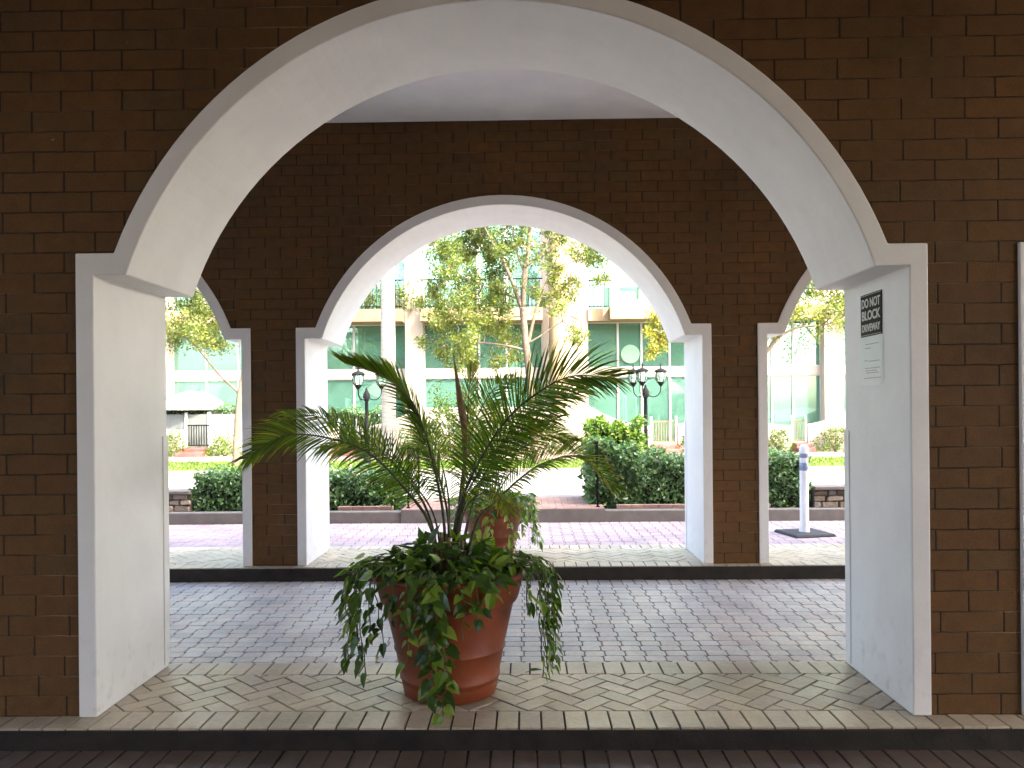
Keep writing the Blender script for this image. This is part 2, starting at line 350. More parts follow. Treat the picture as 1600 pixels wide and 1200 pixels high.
soldier(d_, -XE, XE, 3.20, 3.415, Z_CAM, 0.105)
x = -XE
for r_ in range(52):
    y0 = 3.19-(r_+1)*0.11; x = -6-(r_ % 2)*0.1
    while x < 6: d_.slab(rect(x+.004, x+.206, y0+.004, y0+.106), Z_CAM-.04, Z_CAM+random.uniform(-.002,.002), random.random(), 0, .004); x += 0.21
struct('camera_side_paving', d_, M['paver_dark'])
# beyond the outer driveway
kb = MB(); kb.box(-60, 60, 11.20, 11.36, -0.23, 0.035); bevel(struct('kerb', kb, M['kerb']), 0.015)
LX0, LX1 = P(632, 800, 11.5).x, P(942, 800, 11.5).x
struct('planting_bed', MB().box(-60, 60, 11.362, 12.72, -0.23, 0.0), M['soil'])
ld = MB(); ld.box(LX0, LX1, 11.17, 12.70, -0.22, 0.052); 
lp = MB(); y = 11.175
for r_ in range(15):
    x = LX0-(r_ % 2)*0.1
    while x < LX1-0.02:
        lp.slab(rect(max(x, LX0)+.003, min(x+.2, LX1)-.003, y+.003, y+.098), 0.045, 0.066, random.random(), 0, .003); x += 0.2
    y += 0.1
struct('landing_base', ld, M['kerb']); struct('landing', lp, M['red_brick'])
struct('road', MB().box(-200, 200, 12.80, 19.2, -0.235, -0.06), M['asphalt'])
bevel(struct('near_road_kerb', MB().box(-60, 60, 12.72, 12.80, -0.23, 0.03), M['kerb']), 0.01)
bevel(struct('far_road_kerb', MB().box(-200, 200, 19.2, 19.36, -0.23, 0.03), M['kerb']), 0.015)
struct('verge', MB().box(-200, 200, 19.36, 23.2, -0.23, 0.0), M['lawn'])
struct('pavement', MB().box(-200, 200, 23.2, 26.2, -0.23, 0.015), M['walk'])
struct('forecourt', MB().box(-60, 60, 26.2, 34, -0.23, 0.010), M['walk'])
# grass tufts on the verge
def leafset(mb, pos, dirs, nrm, L, W, rv=None, fold=0.15):
    n = len(pos); sd_ = np.cross(dirs, nrm); sd_ /= np.maximum(np.linalg.norm(sd_, axis=1, keepdims=True), 1e-6)
    sd_ = sd_*(W*0.5)[:,None]; up_ = nrm*(W*fold)[:,None]; m = pos+dirs*(L*0.45)[:,None]; e = pos+dirs*L[:,None]
    V = np.stack([pos, m+sd_+up_, e, m-sd_+up_], 1).reshape(-1, 3); o = len(mb.v); mb.v.extend(map(tuple, V.tolist()))
    b = (np.arange(n)*4+o).tolist(); rl = (rv if rv is not None else RNG.uniform(0,1,n)).tolist()
    if fold == 0: mb.f.extend([(q,q+1,q+2,q+3) for q in b]); mb.r.extend(rl)
    else:
        for q, w_ in zip(b, rl): mb.f.append((q,q+1,q+2)); mb.f.append((q,q+2,q+3)); mb.r.append(w_); mb.r.append(w_)
def unit(a): return a/np.maximum(np.linalg.norm(a, axis=1, keepdims=True), 1e-9)
gt = MB(); n = 9000
pp = np.stack([RNG.uniform(-13, 13, n), RNG.uniform(19.4, 23.1, n), np.zeros(n)], 1)
dd = unit(np.stack([RNG.normal(0, .35, n), RNG.normal(0, .35, n), np.ones(n)], 1)); nn_ = unit(RNG.normal(0, 1, (n, 3)))
leafset(gt, pp, dd, nn_, RNG.uniform(.05,.10,n), RNG.uniform(.02,.035,n), RNG.uniform(0,1,n), 0)
tag(gt.build('grass', M['shrub']), 'short bright grass of the verge across the road', 'grass', kind='stuff')

# ------------------------------------------------------------ arcade walls
def outline(half, sp_z, Rr, cz, n=48):
    sp = math.sqrt(Rr*Rr-(sp_z-cz)**2); a0 = math.atan2(sp_z-cz, -sp); a1 = math.atan2(sp_z-cz, sp)
    pts = [(-half, 0.0), (-half, sp_z)]
    for i in range(n+1):
        a = a0+(a1-a0)*i/n; pts.append((Rr*math.cos(a), cz+Rr*math.sin(a)))
    return pts+[(half, sp_z), (half, 0.0)]
def arcade(label, xc, half, imp, Rr, cz, period, yf, yb, top, bays, y_label, ext=3.0):
    root = thing('arcade_wall', label, 'wall', (xc, yf, 0))
    T = yb-yf; pr = 0.016
    oi = outline(half, imp, Rr, cz); oo = outline(half+0.088, imp+0.106, Rr+0.093, cz)
    # brickwork: solid with the openings cut to the outer outline
    b = MB(); xs_all = []
    for k in bays:
        c = k*period
        # between this bay and the next one
        xa, xb = c+half+0.088, c+period-half-0.088
        if k != bays[-1]:
            b.add([(xa,0,0),(xb,0,0),(xb,0,top),(xa,0,top),(xa,T,0),(xb,T,0),(xb,T,top),(xa,T,top)], [(0,1,2,3),(5,4,7,6)])
        # above the arch
        for i in range(1, len(oo)-2):
            (x0, z0), (x1, z1) = oo[i], oo[i+1]
            if x1-x0 < 1e-6: continue
            vs = [(c+x0,0,z0),(c+x1,0,z1),(c+x1,0,top),(c+x0,0,top),(c+x0,T,z0),(c+x1,T,z1),(c+x1,T,top),(c+x0,T,top)]
            b.add(vs, [(0,1,2,3),(5,4,7,6),(0,4,5,1),(3,2,6,7)])
    for s, k in ((-1, bays[0]), (1, bays[-1])):
        xa = k*period+s*(half+0.088); xb = xa+s*ext; b.box(min(xa,xb), max(xa,xb), 0, T, 0, top)
    b.build('brickwork', M['brick'], root)
    # white casings
    proto = None
    for k in bays:
        if proto is None:
            m = MB(); n = len(oi)
            vs = [(x,-pr,z) for x,z in oi]+[(x,-pr,z) for x,z in oo]+[(x,T+pr,z) for x,z in oi]+[(x,T+pr,z) for x,z in oo]
            fs = []
            for i in range(n-1):
                fs += [(i, n+i, n+i+1, i+1), (2*n+i, 2*n+i+1, 3*n+i+1, 3*n+i), (i, i+1, 2*n+i+1, 2*n+i), (n+i, 3*n+i, 3*n+i+1, n+i+1)]
            fs += [(0, 2*n, 3*n, n), (n-1, 2*n-1, 4*n-1, 3*n-1)]
            m.add(vs, fs); o = m.build('arch_casing', M['plaster'], root); bevel(o, 0.007, 2, 28); proto = o
        else:
            o = proto.copy(); COL.objects.link(o); o.parent = root
        o.location = (k*period, 0, 0)
        for s in (-1, 1):   # corner guards at the far edges of the jambs
            gm = MB(); a = s*(half-0.006); gm.box(min(a, a+s*.006), max(a, a+s*.006), T-0.045, T+pr+0.006, 0.02, 1.33)
            gd = gm.build('corner_guard', M['plaster'], o)
            bevel(gd, 0.003)
    return root
arcade('dark brick wall with white arches nearest the camera, framing the big potted palm', -0.129, 1.948, 2.13, 1.884, 1.536, 4.50, W1F, W1B, 4.45, [-2,-1,0,1,2], 1)
arcade('dark brick wall with white arches on the far side of the covered driveway', -0.213, 1.875, 2.153, 1.800, 1.600, 4.36, W2F, W2B, 4.45, [-2,-1,0,1,2], 2)
rw = thing('rear_light_baffle', 'unseen brick walls added behind the camera to hold back light', 'wall', (0, -5.2, 0))
MB().box(-11, -4.2, 0, .6, -.1, 4.45).box(-1.6, 11, 0, .6, -.1, 4.45).box(-4.198, -1.602, 0, .6, 2.6, 4.45).box(-11, -10.6, .602, 8.8, -.1, 2.5).box(10.6, 11, .602, 8.8, -.1, 2.5).build('brickwork', M['brick'], rw)  # rear wall and low end walls added out of view to block light
# ceiling and the storeys above
struct('ceiling', MB().box(-10.5, 10.5, -4.4, W1F, 4.2, 4.45).box(-6.4, 10.8, W1B, W2F, 4.2, 4.45), M['ceiling'])
up = MB(); up.box(-11, 11, -5.2, W1B, 4.452, 7.2).box(-7.5, 10.8, W1B+.002, W2B, 4.452, 7.2); 
root = thing('upper_storey', 'brick storeys resting over the arcade walls', 'building')
up.build('brickwork', M['brick'], root)
MB().box(-11.1, 11.1, -5.3, W1B+0.06, 7.202, 7.32).box(-7.6, 10.9, W1B+.062, W2B+0.06, 7.202, 7.32).build('coping', M['plaster'], root)

# ------------------------------------------------------------ sign on the right jamb
JX = -0.129+1.948
def text_mesh(txt, size, mat, parent, loc, name='lettering', xs=1.0):
    cu = bpy.data.curves.new('tmp', 'FONT'); cu.body = txt; cu.size = size; cu.align_x = 'CENTER'; cu.align_y = 'CENTER'; cu.extrude = 0.0006; cu.offset = size*0.025
    to = bpy.data.objects.new('tmp', cu); COL.objects.link(to); bpy.context.view_layer.update()
    me = bpy.data.meshes.new_from_object(to); bpy.data.objects.remove(to)
    me.materials.clear(); me.materials.append(mat)
    for v in me.vertices: v.co.x *= xs
    o = bpy.data.objects.new(name, me); COL.objects.link(o); o.parent = parent; o.location = loc; return o
def jamb_y(px):  # depth along the jamb plane x=JX
    lo, hi = 3.8, 4.6
    for _ in range(40):
        m_ = (lo+hi)/2
        if P(px, 600, m_).x < JX: lo = m_
        else: hi = m_
    return (lo+hi)/2
ya, yb_ = jamb_y(1347), jamb_y(1380); yc = (ya+yb_)/2; wS = abs(yb_-ya)
zt = P(1347, 463, ya).z; zb = P(1347, 528, ya).z
sg = thing('notice_sign', 'black rectangular sign with white DO NOT BLOCK DRIVEWAY lettering on the white jamb', 'sign', (JX-0.001, yc, (zt+zb)/2))
sg.rotation_euler = (R(90), 0, R(-90))
hS = zt-zb
bevel(MB().box(-wS/2, wS/2, -hS/2, hS/2, 0.0, 0.004).build('plate', M['sign_black'], sg), 0.002)
ra = MB(); e = 0.006
for (x0,x1,y0,y1) in ((-wS/2+e, wS/2-e, hS/2-e-.002, hS/2-e), (-wS/2+e, wS/2-e, -hS/2+e, -hS/2+e+.002)): MB().box(x0,x1,y0,y1,0.0042,0.0048).build('border_line', M['sign_white'], sg)

text_mesh('DO NOT', hS*0.29, M['sign_white'], sg, (0, hS*0.27, 0.005), xs=0.84)
text_mesh('BLOCK', hS*0.30, M['sign_white'], sg, (0, -hS*0.02, 0.005), xs=1.0)
text_mesh('DRIVEWAY', hS*0.24, M['sign_white'], sg, (0, -hS*0.31, 0.005), xs=0.80)
pz0 = P(1350, 597, ya).z
ps = thing('paper_notice', 'white paper notice in a clear sleeve taped below the black sign', 'notice', (JX-0.001, yc-0.008, (zb+pz0)/2-0.004))
ps.rotation_euler = (R(90), 0, R(-90)); hP = zb-pz0-0.012
MB().box(-wS/2*1.02, wS/2*1.02, -hP/2, hP/2, 0.0, 0.0012).build('paper', M['paper'], ps)
ik = MB()
for j, (y_, l_, x_) in enumerate(((.36,.62,-.02),(.27,.30,-.22),(-.02,.20,-.3),(-.04,.5,.08),(-.20,.7,0),(-.26,.55,-.05),(-.31,.6,0),(-.43,.8,0))):
    MB().box((x_-l_/2)*wS, (x_+l_/2)*wS, y_*hP-0.0022, y_*hP+0.0022, 0.0014, 0.0018).build('faded_line', M['ink'], ps)

# curled clear sleeve
cs = MB(); vs = []; fs = []; nC = 8
for i in range(nC+1):
    u_ = i/nC; xx = -wS*0.56+u_*wS*1.16; zz = 0.003+0.03*max(0, u_-0.75)**1.3*4
    vs += [(xx, -hP*0.60, zz*1.4), (xx, hP*0.56, zz*0.5)]
for i in range(nC): fs.append((2*i, 2*i+2, 2*i+3, 2*i+1))
cs.add(vs, fs); cs.build('plastic_sleeve', M['sleeve'], ps, smooth=True)

# ------------------------------------------------------------ potted palms
def make_pot(label, loc, sc=1.0):
    root = thing('terracotta_pot', label, 'plant pot', loc)
    H_ = 0.63*sc; q = lambda r, z: (r*sc, z*sc)
    body = [q(0.01,0), q(0.225,0), q(0.240,0.008), q(0.250,0.06), q(0.254,0.085), q(0.261,0.090), q(0.262,0.104), q(0.258,0.110),
            q(0.283,0.232), q(0.290,0.238), q(0.290,0.247), q(0.287,0.253), q(0.325,0.42), q(0.338,0.478)]
    MB().lathe(body, 64).build('pot_body', M['terracotta'], root, smooth=True)
    rim = [q(0.335,0.470), q(0.352,0.480), q(0.362,0.500), q(0.385,0.585), q(0.400,0.605), q(0.408,0.620), q(0.405,0.632), q(0.392,0.636), q(0.378,0.630), q(0.368,0.60), q(0.355,0.545)]
    MB().lathe(rim, 64).build('pot_rim', M['terracotta'], root, smooth=True)
    so_ = MB(); so_.lathe([(0.001, 0.585*sc), (0.20*sc, 0.58*sc), (0.370*sc, 0.565*sc)], 32); so_.build('soil', M['soil'], root)
    return root
def bez(pts, n):
    """Catmull-Rom through the points"""
    pts = [Vector(p) for p in pts]; q = [pts[0]*2-pts[1]]+pts+[pts[-1]*2-pts[-2]]; out = []
    segs = len(pts)-1
    for i in range(n+1):
        u_ = i/n*segs; k = min(int(u_), segs-1); t_ = u_-k; a, b, c, d = q[k:k+4]
        out.append(0.5*((2*b)+(c-a)*t_+(2*a-5*b+4*c-d)*t_*t_+(-a+3*b-3*c+d)*t_**3))
    return out
def frond(root, pts, nrm, L=0.30, npair=42, wd=0.016, start=0.30, ang=(62, 22), lift=0.25, droop=0.25, yellow=0.0, base_r=0.010, fold=1.0, tipdroop=0):
    if L < .4: wd *= .62; npair = int(npair*1.38); base_r *= .8
    cl = bez(pts, 60); mb = MB(); nrm = Vector(nrm).normalized()
    rb = MB(); rb.tube(cl, [base_r*(1-0.82*i/60) for i in range(61)], 6)
    fr = rb.build('frond', M['palm_stem'], root, smooth=True)
    for i in range(npair):
        u_ = i/(npair-1); t_ = start+(1-start)*u_; k = min(int(t_*60), 59); fq = t_*60-k
        p = cl[k].lerp(cl[k+1], fq); T_ = (cl[k+1]-cl[max(k-1,0)]).normalized()
        S_ = T_.cross(nrm).normalized(); U_ = S_.cross(T_).normalized()
        prof = (0.45+0.55*math.sin(min(1, u_*1.6+0.15)*math.pi/2))*(1 if u_ < 0.6 else 1-0.55*((u_-0.6)/0.4)**1.5)
        for s in (-1, 1):
            a = R(ang[0]+(ang[1]-ang[0])*u_+random.uniform(-5, 5)); l_ = L*prof*random.uniform(0.86, 1.08)
            d0 = (T_*math.cos(a)+S_*s*math.sin(a)*fold+U_*(lift+random.uniform(-.1,.1))).normalized()
            w0 = wd*random.uniform(.85,1.1); pl = [p.copy()]; d = d0.copy(); ns = 4
            for j in range(ns):
                d = (d+Vector((0,0,-1))*droop*(j+0.5)/ns*random.uniform(.6,1.4)).normalized(); pl.append(pl[-1]+d*l_/ns)
            ws = [0.35, 1.0, 0.95, 0.6, 0.04]
            side = d0.cross(U_).normalized(); vs = []
            for j, q_ in enumerate(pl):
                vs += [q_+side*w0*ws[j]*0.5+U_*w0*0.12, q_, q_-side*w0*ws[j]*0.5+U_*w0*0.12]
            fs = []
            for j in range(ns): fs += [(3*j, 3*j+1, 3*j+4, 3*j+3), (3*j+1, 3*j+2, 3*j+5, 3*j+4)]
            rv = random.uniform(0, .82)
            if random.random() < yellow*(0.3+u_): rv = random.uniform(.85, 1)
            n0 = len(mb.f); mb.add(vs, fs, rv)
            if random.random() < 0.25+yellow: mb.r[-1] = 0.98; mb.r[-2] = 0.98
    mb.build('leaflets', M['palm_leaf'], fr)
    return fr
LIT_TONE = 0.0  # lightens leaf colour where outside light is painted in
def heart(mb, p, d, nn_, L, W, r):
    d = Vector(d).normalized(); nn_ = Vector(nn_); s = d.cross(nn_)
    if s.length < 1e-3: s = d.cross(Vector((0.3,0.5,0.8)))
    s.normalize(); n2 = s.cross(d).normalized(); p = Vector(p)
    o = [(0,0),( .0,.5),(.22,.50),(.55,.36),(1.0,0.0)]
    r = min(1, r+LIT_TONE*random.random()); a = p; L1 = p-d*L*.08+s*W*.26; L2 = p+d*L*.15+s*W*.5; L3 = p+d*L*.5+s*W*.40-n2*L*.02; tip = p+d*L-n2*L*.12
    R1 = p-d*L*.08-s*W*.26; R2 = p+d*L*.15-s*W*.5; R3 = p+d*L*.5-s*W*.40-n2*L*.02; mid = p+d*L*.45-n2*W*.10
    up_ = n2*W*.10
    mb.add([a, L1+up_, L2+up_, L3+up_, tip, R3+up_, R2+up_, R1+up_, mid], [(0,1,2,8),(8,2,3,4),(8,4,5,6),(0,8,6,7)], r)
def strand(root, a, r0, zr, zend, out=0.05, leaf=0.075, sway=0.03, rd=None):
    """vine: from the soil, over the rim, hanging to zend; angle a"""
    rnd = rd or random; c, s = math.cos(a), math.sin(a)
    pts = [Vector((c*r0*.55, s*r0*.55, zr-.02)), Vector((c*r0*.85, s*r0*.85, zr+.06)), Vector((c*(r0+out*.7), s*(r0+out*.7), zr+.035))]
    z = zr-.05; rr = r0+out; an = a
    while z > zend:
        an += rnd.uniform(-sway, sway)*1.2; rr += rnd.uniform(-.012,.012); rr = max(rr, r0*(0.62+0.38*z/zr)+.02)
        pts.append(Vector((math.cos(an)*rr, math.sin(an)*rr, z))); z -= rnd.uniform(.05,.085)
    n_ = max(8, len(pts)*3); cl = bez(pts, n_); vb = MB(); vb.tube(cl, 0.0028, 5)
    st = vb.build('vine', M['vine'], root); lm = MB(); side = 1
    for i in range(3, n_):
        if rnd.random() < .28: continue
        p = cl[i]; o_ = Vector((math.cos(an), math.sin(an), 0)); tg = o_.cross(Vector((0,0,1))); side = -side
        dr = (o_*rnd.uniform(.1,.8)+tg*side*rnd.uniform(.2,1.0)+Vector((0,0,rnd.uniform(-1.0,.2)))).normalized()
        L_ = leaf*rnd.uniform(.5,1.45)*(1-.25*i/n_); pet = p+dr*L_*.35
        lm.tube([p, pet], .0014, 4)
        heart(lm, pet, (dr+Vector((0,0,-.35))), (o_*rnd.uniform(.2,1)+Vector((0,0,rnd.uniform(.3,1)))+tg*rnd.uniform(-.4,.4)), L_, L_*rnd.uniform(.55,.78), rnd.random()**1.3)
    lm.build('vine_leaves', M['pothos'], st); return st
def bushy(root, r0, zr, n_, leaf=.085, hmax=.2):
    global LIT_TONE
    lm = MB()
    for i in range(n_):
        a = random.uniform(0, 2*math.pi); rr = r0*math.sqrt(random.random())*1.08; z = zr+hmax*(1-(rr/r0)**2*.75)*random.random()**.7-.01
        p = Vector((math.cos(a)*rr, math.sin(a)*rr, z)); o_ = Vector((math.cos(a), math.sin(a), 0))
        d = (o_*random.uniform(.1,1)+Vector((random.gauss(0,.6), random.gauss(0,.6), random.uniform(-.5,.7)))).normalized()
        L_ = leaf*random.uniform(.7,1.4)
        lm.tube([p-Vector((0,0,min(.10, z-zr+.05)))-o_*.03, p], .0016, 4)
        heart(lm, p, d, o_*.5+Vector((random.gauss(0,.3), random.gauss(0,.3), 1)), L_, L_*random.uniform(.5,.72), random.random()**1.4)
    return lm.build('foliage', M['pothos'], root)

PZ = 4.15
pc = P(703, 1000, PZ); pc.z = 0
make_pot('large ribbed terracotta pot in the nearest archway', pc, 1.0)
palm = thing('palm_plant', 'leafy feather palm growing in the large near pot', 'palm', (pc.x, pc.y, 0.57))
def L_(px, py, dy=0.0):   # local point of the near palm
    q = P(px, py, PZ+dy); return (q.x-pc.x, q.y-pc.y, q.z-0.57)
def B_(dx=0, dy=0): return (dx, dy, 0.0)
frond(palm, [B_(-.03), L_(672,821,.02), L_(637,769,.02), L_(579,710,-.05), L_(506,683,-.15), L_(440,682,-.22), L_(385,716,-.25)], (-.15,-.75,.65), .235, 50, .016, .30, (66,24), .12, .28, .05, .013)
frond(palm, [B_(-.04,.05), L_(668,800,.1), L_(625,735,.2), L_(560,676,.32), L_(500,652,.45), L_(440,645,.55)], (-.2,-.5,.8), .20, 44, .014, .32, (62,24), .1, .3, .12, .011)
frond(palm, [B_(-.02,-.02), L_(694,820), L_(682,745,-.05), L_(662,670,-.12), L_(638,620,-.22), L_(598,588,-.4), L_(538,567,-.62)], (-.55,-.1,.8), .19, 50, .013, .35, (40,10), .55, .0, .0, .012, .22)
frond(palm, [B_(-.01,.03), L_(700,810,.05), L_(683,735,.1), L_(660,668,.2), L_(632,610,.3), L_(606,575,.4)], (-.7,-.5,.5), .20, 44, .014, .28, (58,20), .3, .15, .05, .010, .85)
frond(palm, [B_(.02,.02), L_(712,815), L_(742,734,-.05), L_(790,658,-.1), L_(840,614,-.15), L_(893,588,-.2), L_(958,590,-.25)], (.1,-.8,.6), .30, 56, .017, .30, (70,24), .10, .20, .04, .013)
frond(palm, [B_(.04,.05), L_(735,800,.1), L_(766,725,.18), L_(810,660,.28), L_(858,625,.4), L_(915,610,.5)], (.2,-.7,.65), .23, 46, .015, .30, (66,24), .12, .25, .04, .012)
frond(palm, [B_(.06,-.02), L_(745,815,-.05), L_(773,785,-.1), L_(816,745,-.15), L_(854,722,-.2), L_(905,714,-.25), L_(962,763,-.3)], (.1,-.55,.85), .19, 46, .014, .32, (66,20), .25, .2, .3, .011)
frond(palm, [B_(.03,-.05), L_(722,810,-.1), L_(745,775,-.25), L_(775,772,-.42), L_(795,800,-.55)], (.5,-.5,.6), .16, 34, .012, .35, (60,25), .1, .45, .6, .008)
frond(palm, [B_(.0,.06), L_(716,800,.1), L_(726,720,.22), L_(742,660,.4), L_(770,610,.6), L_(805,590,.85)], (.2,-.8,.6), .22, 44, .014, .32, (64,24), .15, .3, .05, .011)
frond(palm, [B_(.02,.0), L_(722,800,.0), L_(752,750,.08), L_(800,705,.15), L_(850,680,.25), L_(895,690,.3)], (.1,-.8,.6), .19, 40, .013, .32, (64,22), .1, .3, .1, .010)
frond(palm, [B_(-.02,.06), L_(702,800,.15), L_(694,740,.35), L_(678,690,.6), L_(652,655,.85)], (-.2,-.7,.7), .20, 32, .014, .3, (64,24), .1, .3, .05, .009)
frond(palm, [B_(.01,-.02), L_(718,805), L_(742,748,-.05), L_(778,700,-.08), L_(820,668,-.1), L_(870,655,-.1)], (.1,-.7,.7), .20, 44, .012, .3, (68,24), .1, .35, .15, .008)
frond(palm, [B_(-.03,.0), L_(680,812,.05), L_(650,760,.1), L_(610,712,.1), L_(560,690,.1), L_(505,700,.05)], (-.1,-.7,.7), .18, 40, .012, .3, (66,24), .1, .35, .15, .008)
# unopened spear leaf
sp = MB(); cl = bez([B_(.01,.03), L_(722,780,.05), L_(727,690,.05), L_(718,620,.05), L_(708,552,.05)], 24)
sp.tube(cl, [.006,.006,.006,.006,.006,.007,.008,.008,.009,.010,.012,.014,.016,.018,.019,.020,.020,.019,.017,.015,.012,.009,.006,.004,.001], 7); sp.build('spear_leaf', M['dry'], palm, smooth=True)
frond(palm, [L_(724,720,.08), L_(730,660,.08), L_(733,610,.1), L_(738,572,.14)], (.6,-.7,.3), .12, 26, .010, .2, (45,18), .1, .0, .55, .007)
sh = MB()
for i in range(9):
    a = i*2.4; r_ = .035+.01*(i % 3); sh.tube([(math.cos(a)*.03, math.sin(a)*.03, -.05), (math.cos(a)*r_*1.3, math.sin(a)*r_*1.3, .10), (math.cos(a)*r_*1.6, math.sin(a)*r_*1.6, .20+.02*(i%4))], [.020,.016,.008], 7)
sh.build('stem_sheath', M['dry'], palm, smooth=True)
vp = thing('trailing_vine', 'heart-leaved green vine spilling over the large near pot', 'vine', (pc.x, pc.y, 0))
bushy(vp, .365, .615, 400, .080, .20)
rs = random.Random(3)
for a_deg, ze, ou in ((182,.22,.06),(190,.18,.09),(198,.34,.12),(205,.10,.08),(214,.26,.03),(172,.30,.1),(160,.4,.08),
                      (222,.30,.04),(236,.40,.02),(176,.12,.12),(186,.06,.10),(247,.22,.02),(256,.06,.02),(262,.015,.02),(266,.015,.03),(272,.05,.02),(281,.30,.01),(292,.42,.02),(305,.48,.02),
                      (335,.42,.03),(348,.20,.07),(355,.12,.10),(2,.03,.09),(9,.08,.14),(6,.02,.16),(-8,.05,.12),(18,.30,.1),(30,.34,.08),(90,.3,.04),(120,.35,.05),(60,.3,.05)):
    strand(vp, R(a_deg), .405, .63, ze, ou, .078, .045, rs)
fl_ = P(829, 1026, 4.52); lm = MB(); heart(lm, (0,0,.012), (1,.3,.12), (0.1,0,1), .07, .045, .1); lm.tube([(-.03,0,.004),(0,0,.012)], .0015, 4)
tag(lm.build('fallen_leaf', M['pothos'], loc=(fl_.x, 4.40, 0.004)), 'single dark fallen leaf on the pavers to the right of the near pot', 'leaf')
# far pot: built like the near one, a little smaller
PZ2 = 8.0; sc2 = .86
pc2 = P(770, 840, PZ2); pc2.z = 0
make_pot('smaller terracotta pot standing in the far archway behind the near palm', pc2, sc2)
palm2 = thing('palm_plant', 'second feather palm growing in the smaller far pot', 'palm', (pc2.x, pc2.y, 0.50))
for (a_deg, ln, ht, yl) in ((20,.95,.85,.1),(65,.8,1.0,.0),(110,.9,.95,.05),(160,.85,.9,.1),(205,.9,.7,.2),(250,.6,.8,.2),(300,.75,.75,.2),(340,.95,.65,.3),(85,.4,1.15,.3)):
    a = R(a_deg); c, s = math.cos(a), math.sin(a)
    frond(palm2, [(0,0,0), (c*ln*.2, s*ln*.2, ht*.5), (c*ln*.5, s*ln*.5, ht*.85), (c*ln*.8, s*ln*.8, ht*.9), (c*ln*1.05, s*ln*1.05, ht*.72)], (-c*.3,-s*.3,1), .22, 34, .015, .3, (62,24), .15, .3, yl, .010)
vp2 = thing('trailing_vine', 'green vine, coloured lighter for the light from outside, spilling over the smaller far pot', 'vine', (pc2.x, pc2.y, 0))
LIT_TONE = .75  # far vine leaves coloured lighter to carry the light from outside
bushy(vp2, .34, .53, 190, .085, .15)
for a_deg in (340, 352, 4, 12, 25, 40, 200, 215, 250, 270, 290, 180, 320, 90):
    strand(vp2, R(a_deg), .36, .54, random.uniform(.02,.25), .05, .085, .05)

# ------------------------------------------------------------ delineator post
dp = P(1257, 834, 10.0)
root = thing('delineator_post', 'white traffic post with two grey bands on a black rubber base', 'traffic post', (dp.x, 10.0, Z_DRV))
bp = MB(); q = .275
bp.add([(-q,-q,.004),(q,-q,.004),(q,q,.004),(-q,q,.004),(-q*.92,-q*.92,.035),(q*.92,-q*.92,.035),(q*.92,q*.92,.035),(-q*.92,q*.92,.035)], [(0,3,2,1),(4,5,6,7),(0,1,5,4),(1,2,6,5),(2,3,7,6),(3,0,4,7)])
b_ = bp.build('rubber_base', M['rubber'], root); b_.rotation_euler = (0,0,R(12)); bevel(b_, .01)
MB().lathe([(.066,.03),(.062,.07),(.054,.09),(.052,1.0),(.056,1.02),(.056,1.06),(.050,1.10),(.030,1.125),(.001,1.13)], 28).build('post', M['post_white'], root, smooth=True)
for z in (.80, .96): MB().lathe([(.0525,z),(.0545,z+.004),(.0545,z+.095),(.0525,z+.10)], 28).build('reflective_band', M['band'], root, smooth=True)

# ------------------------------------------------------------ hedges and low walls by the kerb
def leafcloud(mb, pos, nrm, size, spread=.7, rb=None, asp=.55):
    n = len(pos); d = unit(nrm+RNG.normal(0, spread, (n,3))); d = unit(np.cross(d, RNG.normal(0,1,(n,3)))); nn_ = unit(nrm+RNG.normal(0,.6,(n,3)))
    L = size*RNG.uniform(.6,1.3,n); leafset(mb, pos, d, nn_, L, L*asp, rb if rb is not None else RNG.uniform(0,1,n), .12)
def boxhedge(name, label, x0, x1, y0, y1, h, n, size=.06, mat='hedge', hfun=None, z0=0.0, cat='hedge', group=None, edge=.05):
    root = thing(name, label, cat, ((x0+x1)/2, (y0+y1)/2, z0), group=group); cx, cy = (x0+x1)/2, (y0+y1)/2
    hf = hfun or (lambda x: h)
    u_ = RNG.uniform(0,1,n); pos = np.zeros((n,3)); nr = np.zeros((n,3))
    for i in range(n):
        X = random.uniform(x0, x1); H_ = hf(X)*(1+.05*math.sin(X*7.1)+.03*math.sin(X*17)); k = random.random()
        if k < .45: p = (X, y0, random.uniform(.02, H_)); q_ = (0,-1,.2)
        elif k < .75: p = (X, random.uniform(y0,y1), H_); q_ = (0,-.1,1)
        elif k < .86: p = (x0 if random.random()<.5 else x1, random.uniform(y0,y1), random.uniform(.02,H_)); q_ = (1 if p[0]==x1 else -1,0,.1)
        else: p = (X, y1, random.uniform(.02,H_)); q_ = (0,1,.2)
        lump = .035*math.sin(p[0]*9+p[2]*11)+.03*math.sin(p[0]*23-p[2]*17); dpt = random.uniform(-.09,.03)+lump
        pos[i] = (p[0]+q_[0]*dpt-cx+random.gauss(0,.012), p[1]+q_[1]*dpt-cy, p[2]+max(q_[2],0)*dpt); nr[i] = q_
    pos[:,2] = np.maximum(pos[:,2], .015)
    mb = MB(); leafcloud(mb, pos, nr, size, .8, np.clip(RNG.beta(1.6,2.2,n),0,1)); mb.build('foliage', M[mat], root)
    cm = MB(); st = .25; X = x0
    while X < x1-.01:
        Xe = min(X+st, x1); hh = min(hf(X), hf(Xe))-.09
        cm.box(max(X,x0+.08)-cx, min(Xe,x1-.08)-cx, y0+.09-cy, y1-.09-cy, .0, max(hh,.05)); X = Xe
    cm.build('inner_core', M['core'], root); return root  # solid dark boxes filling the inside of the leaf shell
hx = lambda px, Y=12.0: P(px, 780, Y).x
boxhedge('hedge', 'clipped hedge left of the steps, behind the kerb', hx(318), hx(632), 11.62, 12.55, .56, 7500, .07, z0=.0)
xr0, xr1, xr2 = hx(916), hx(985), hx(1250)
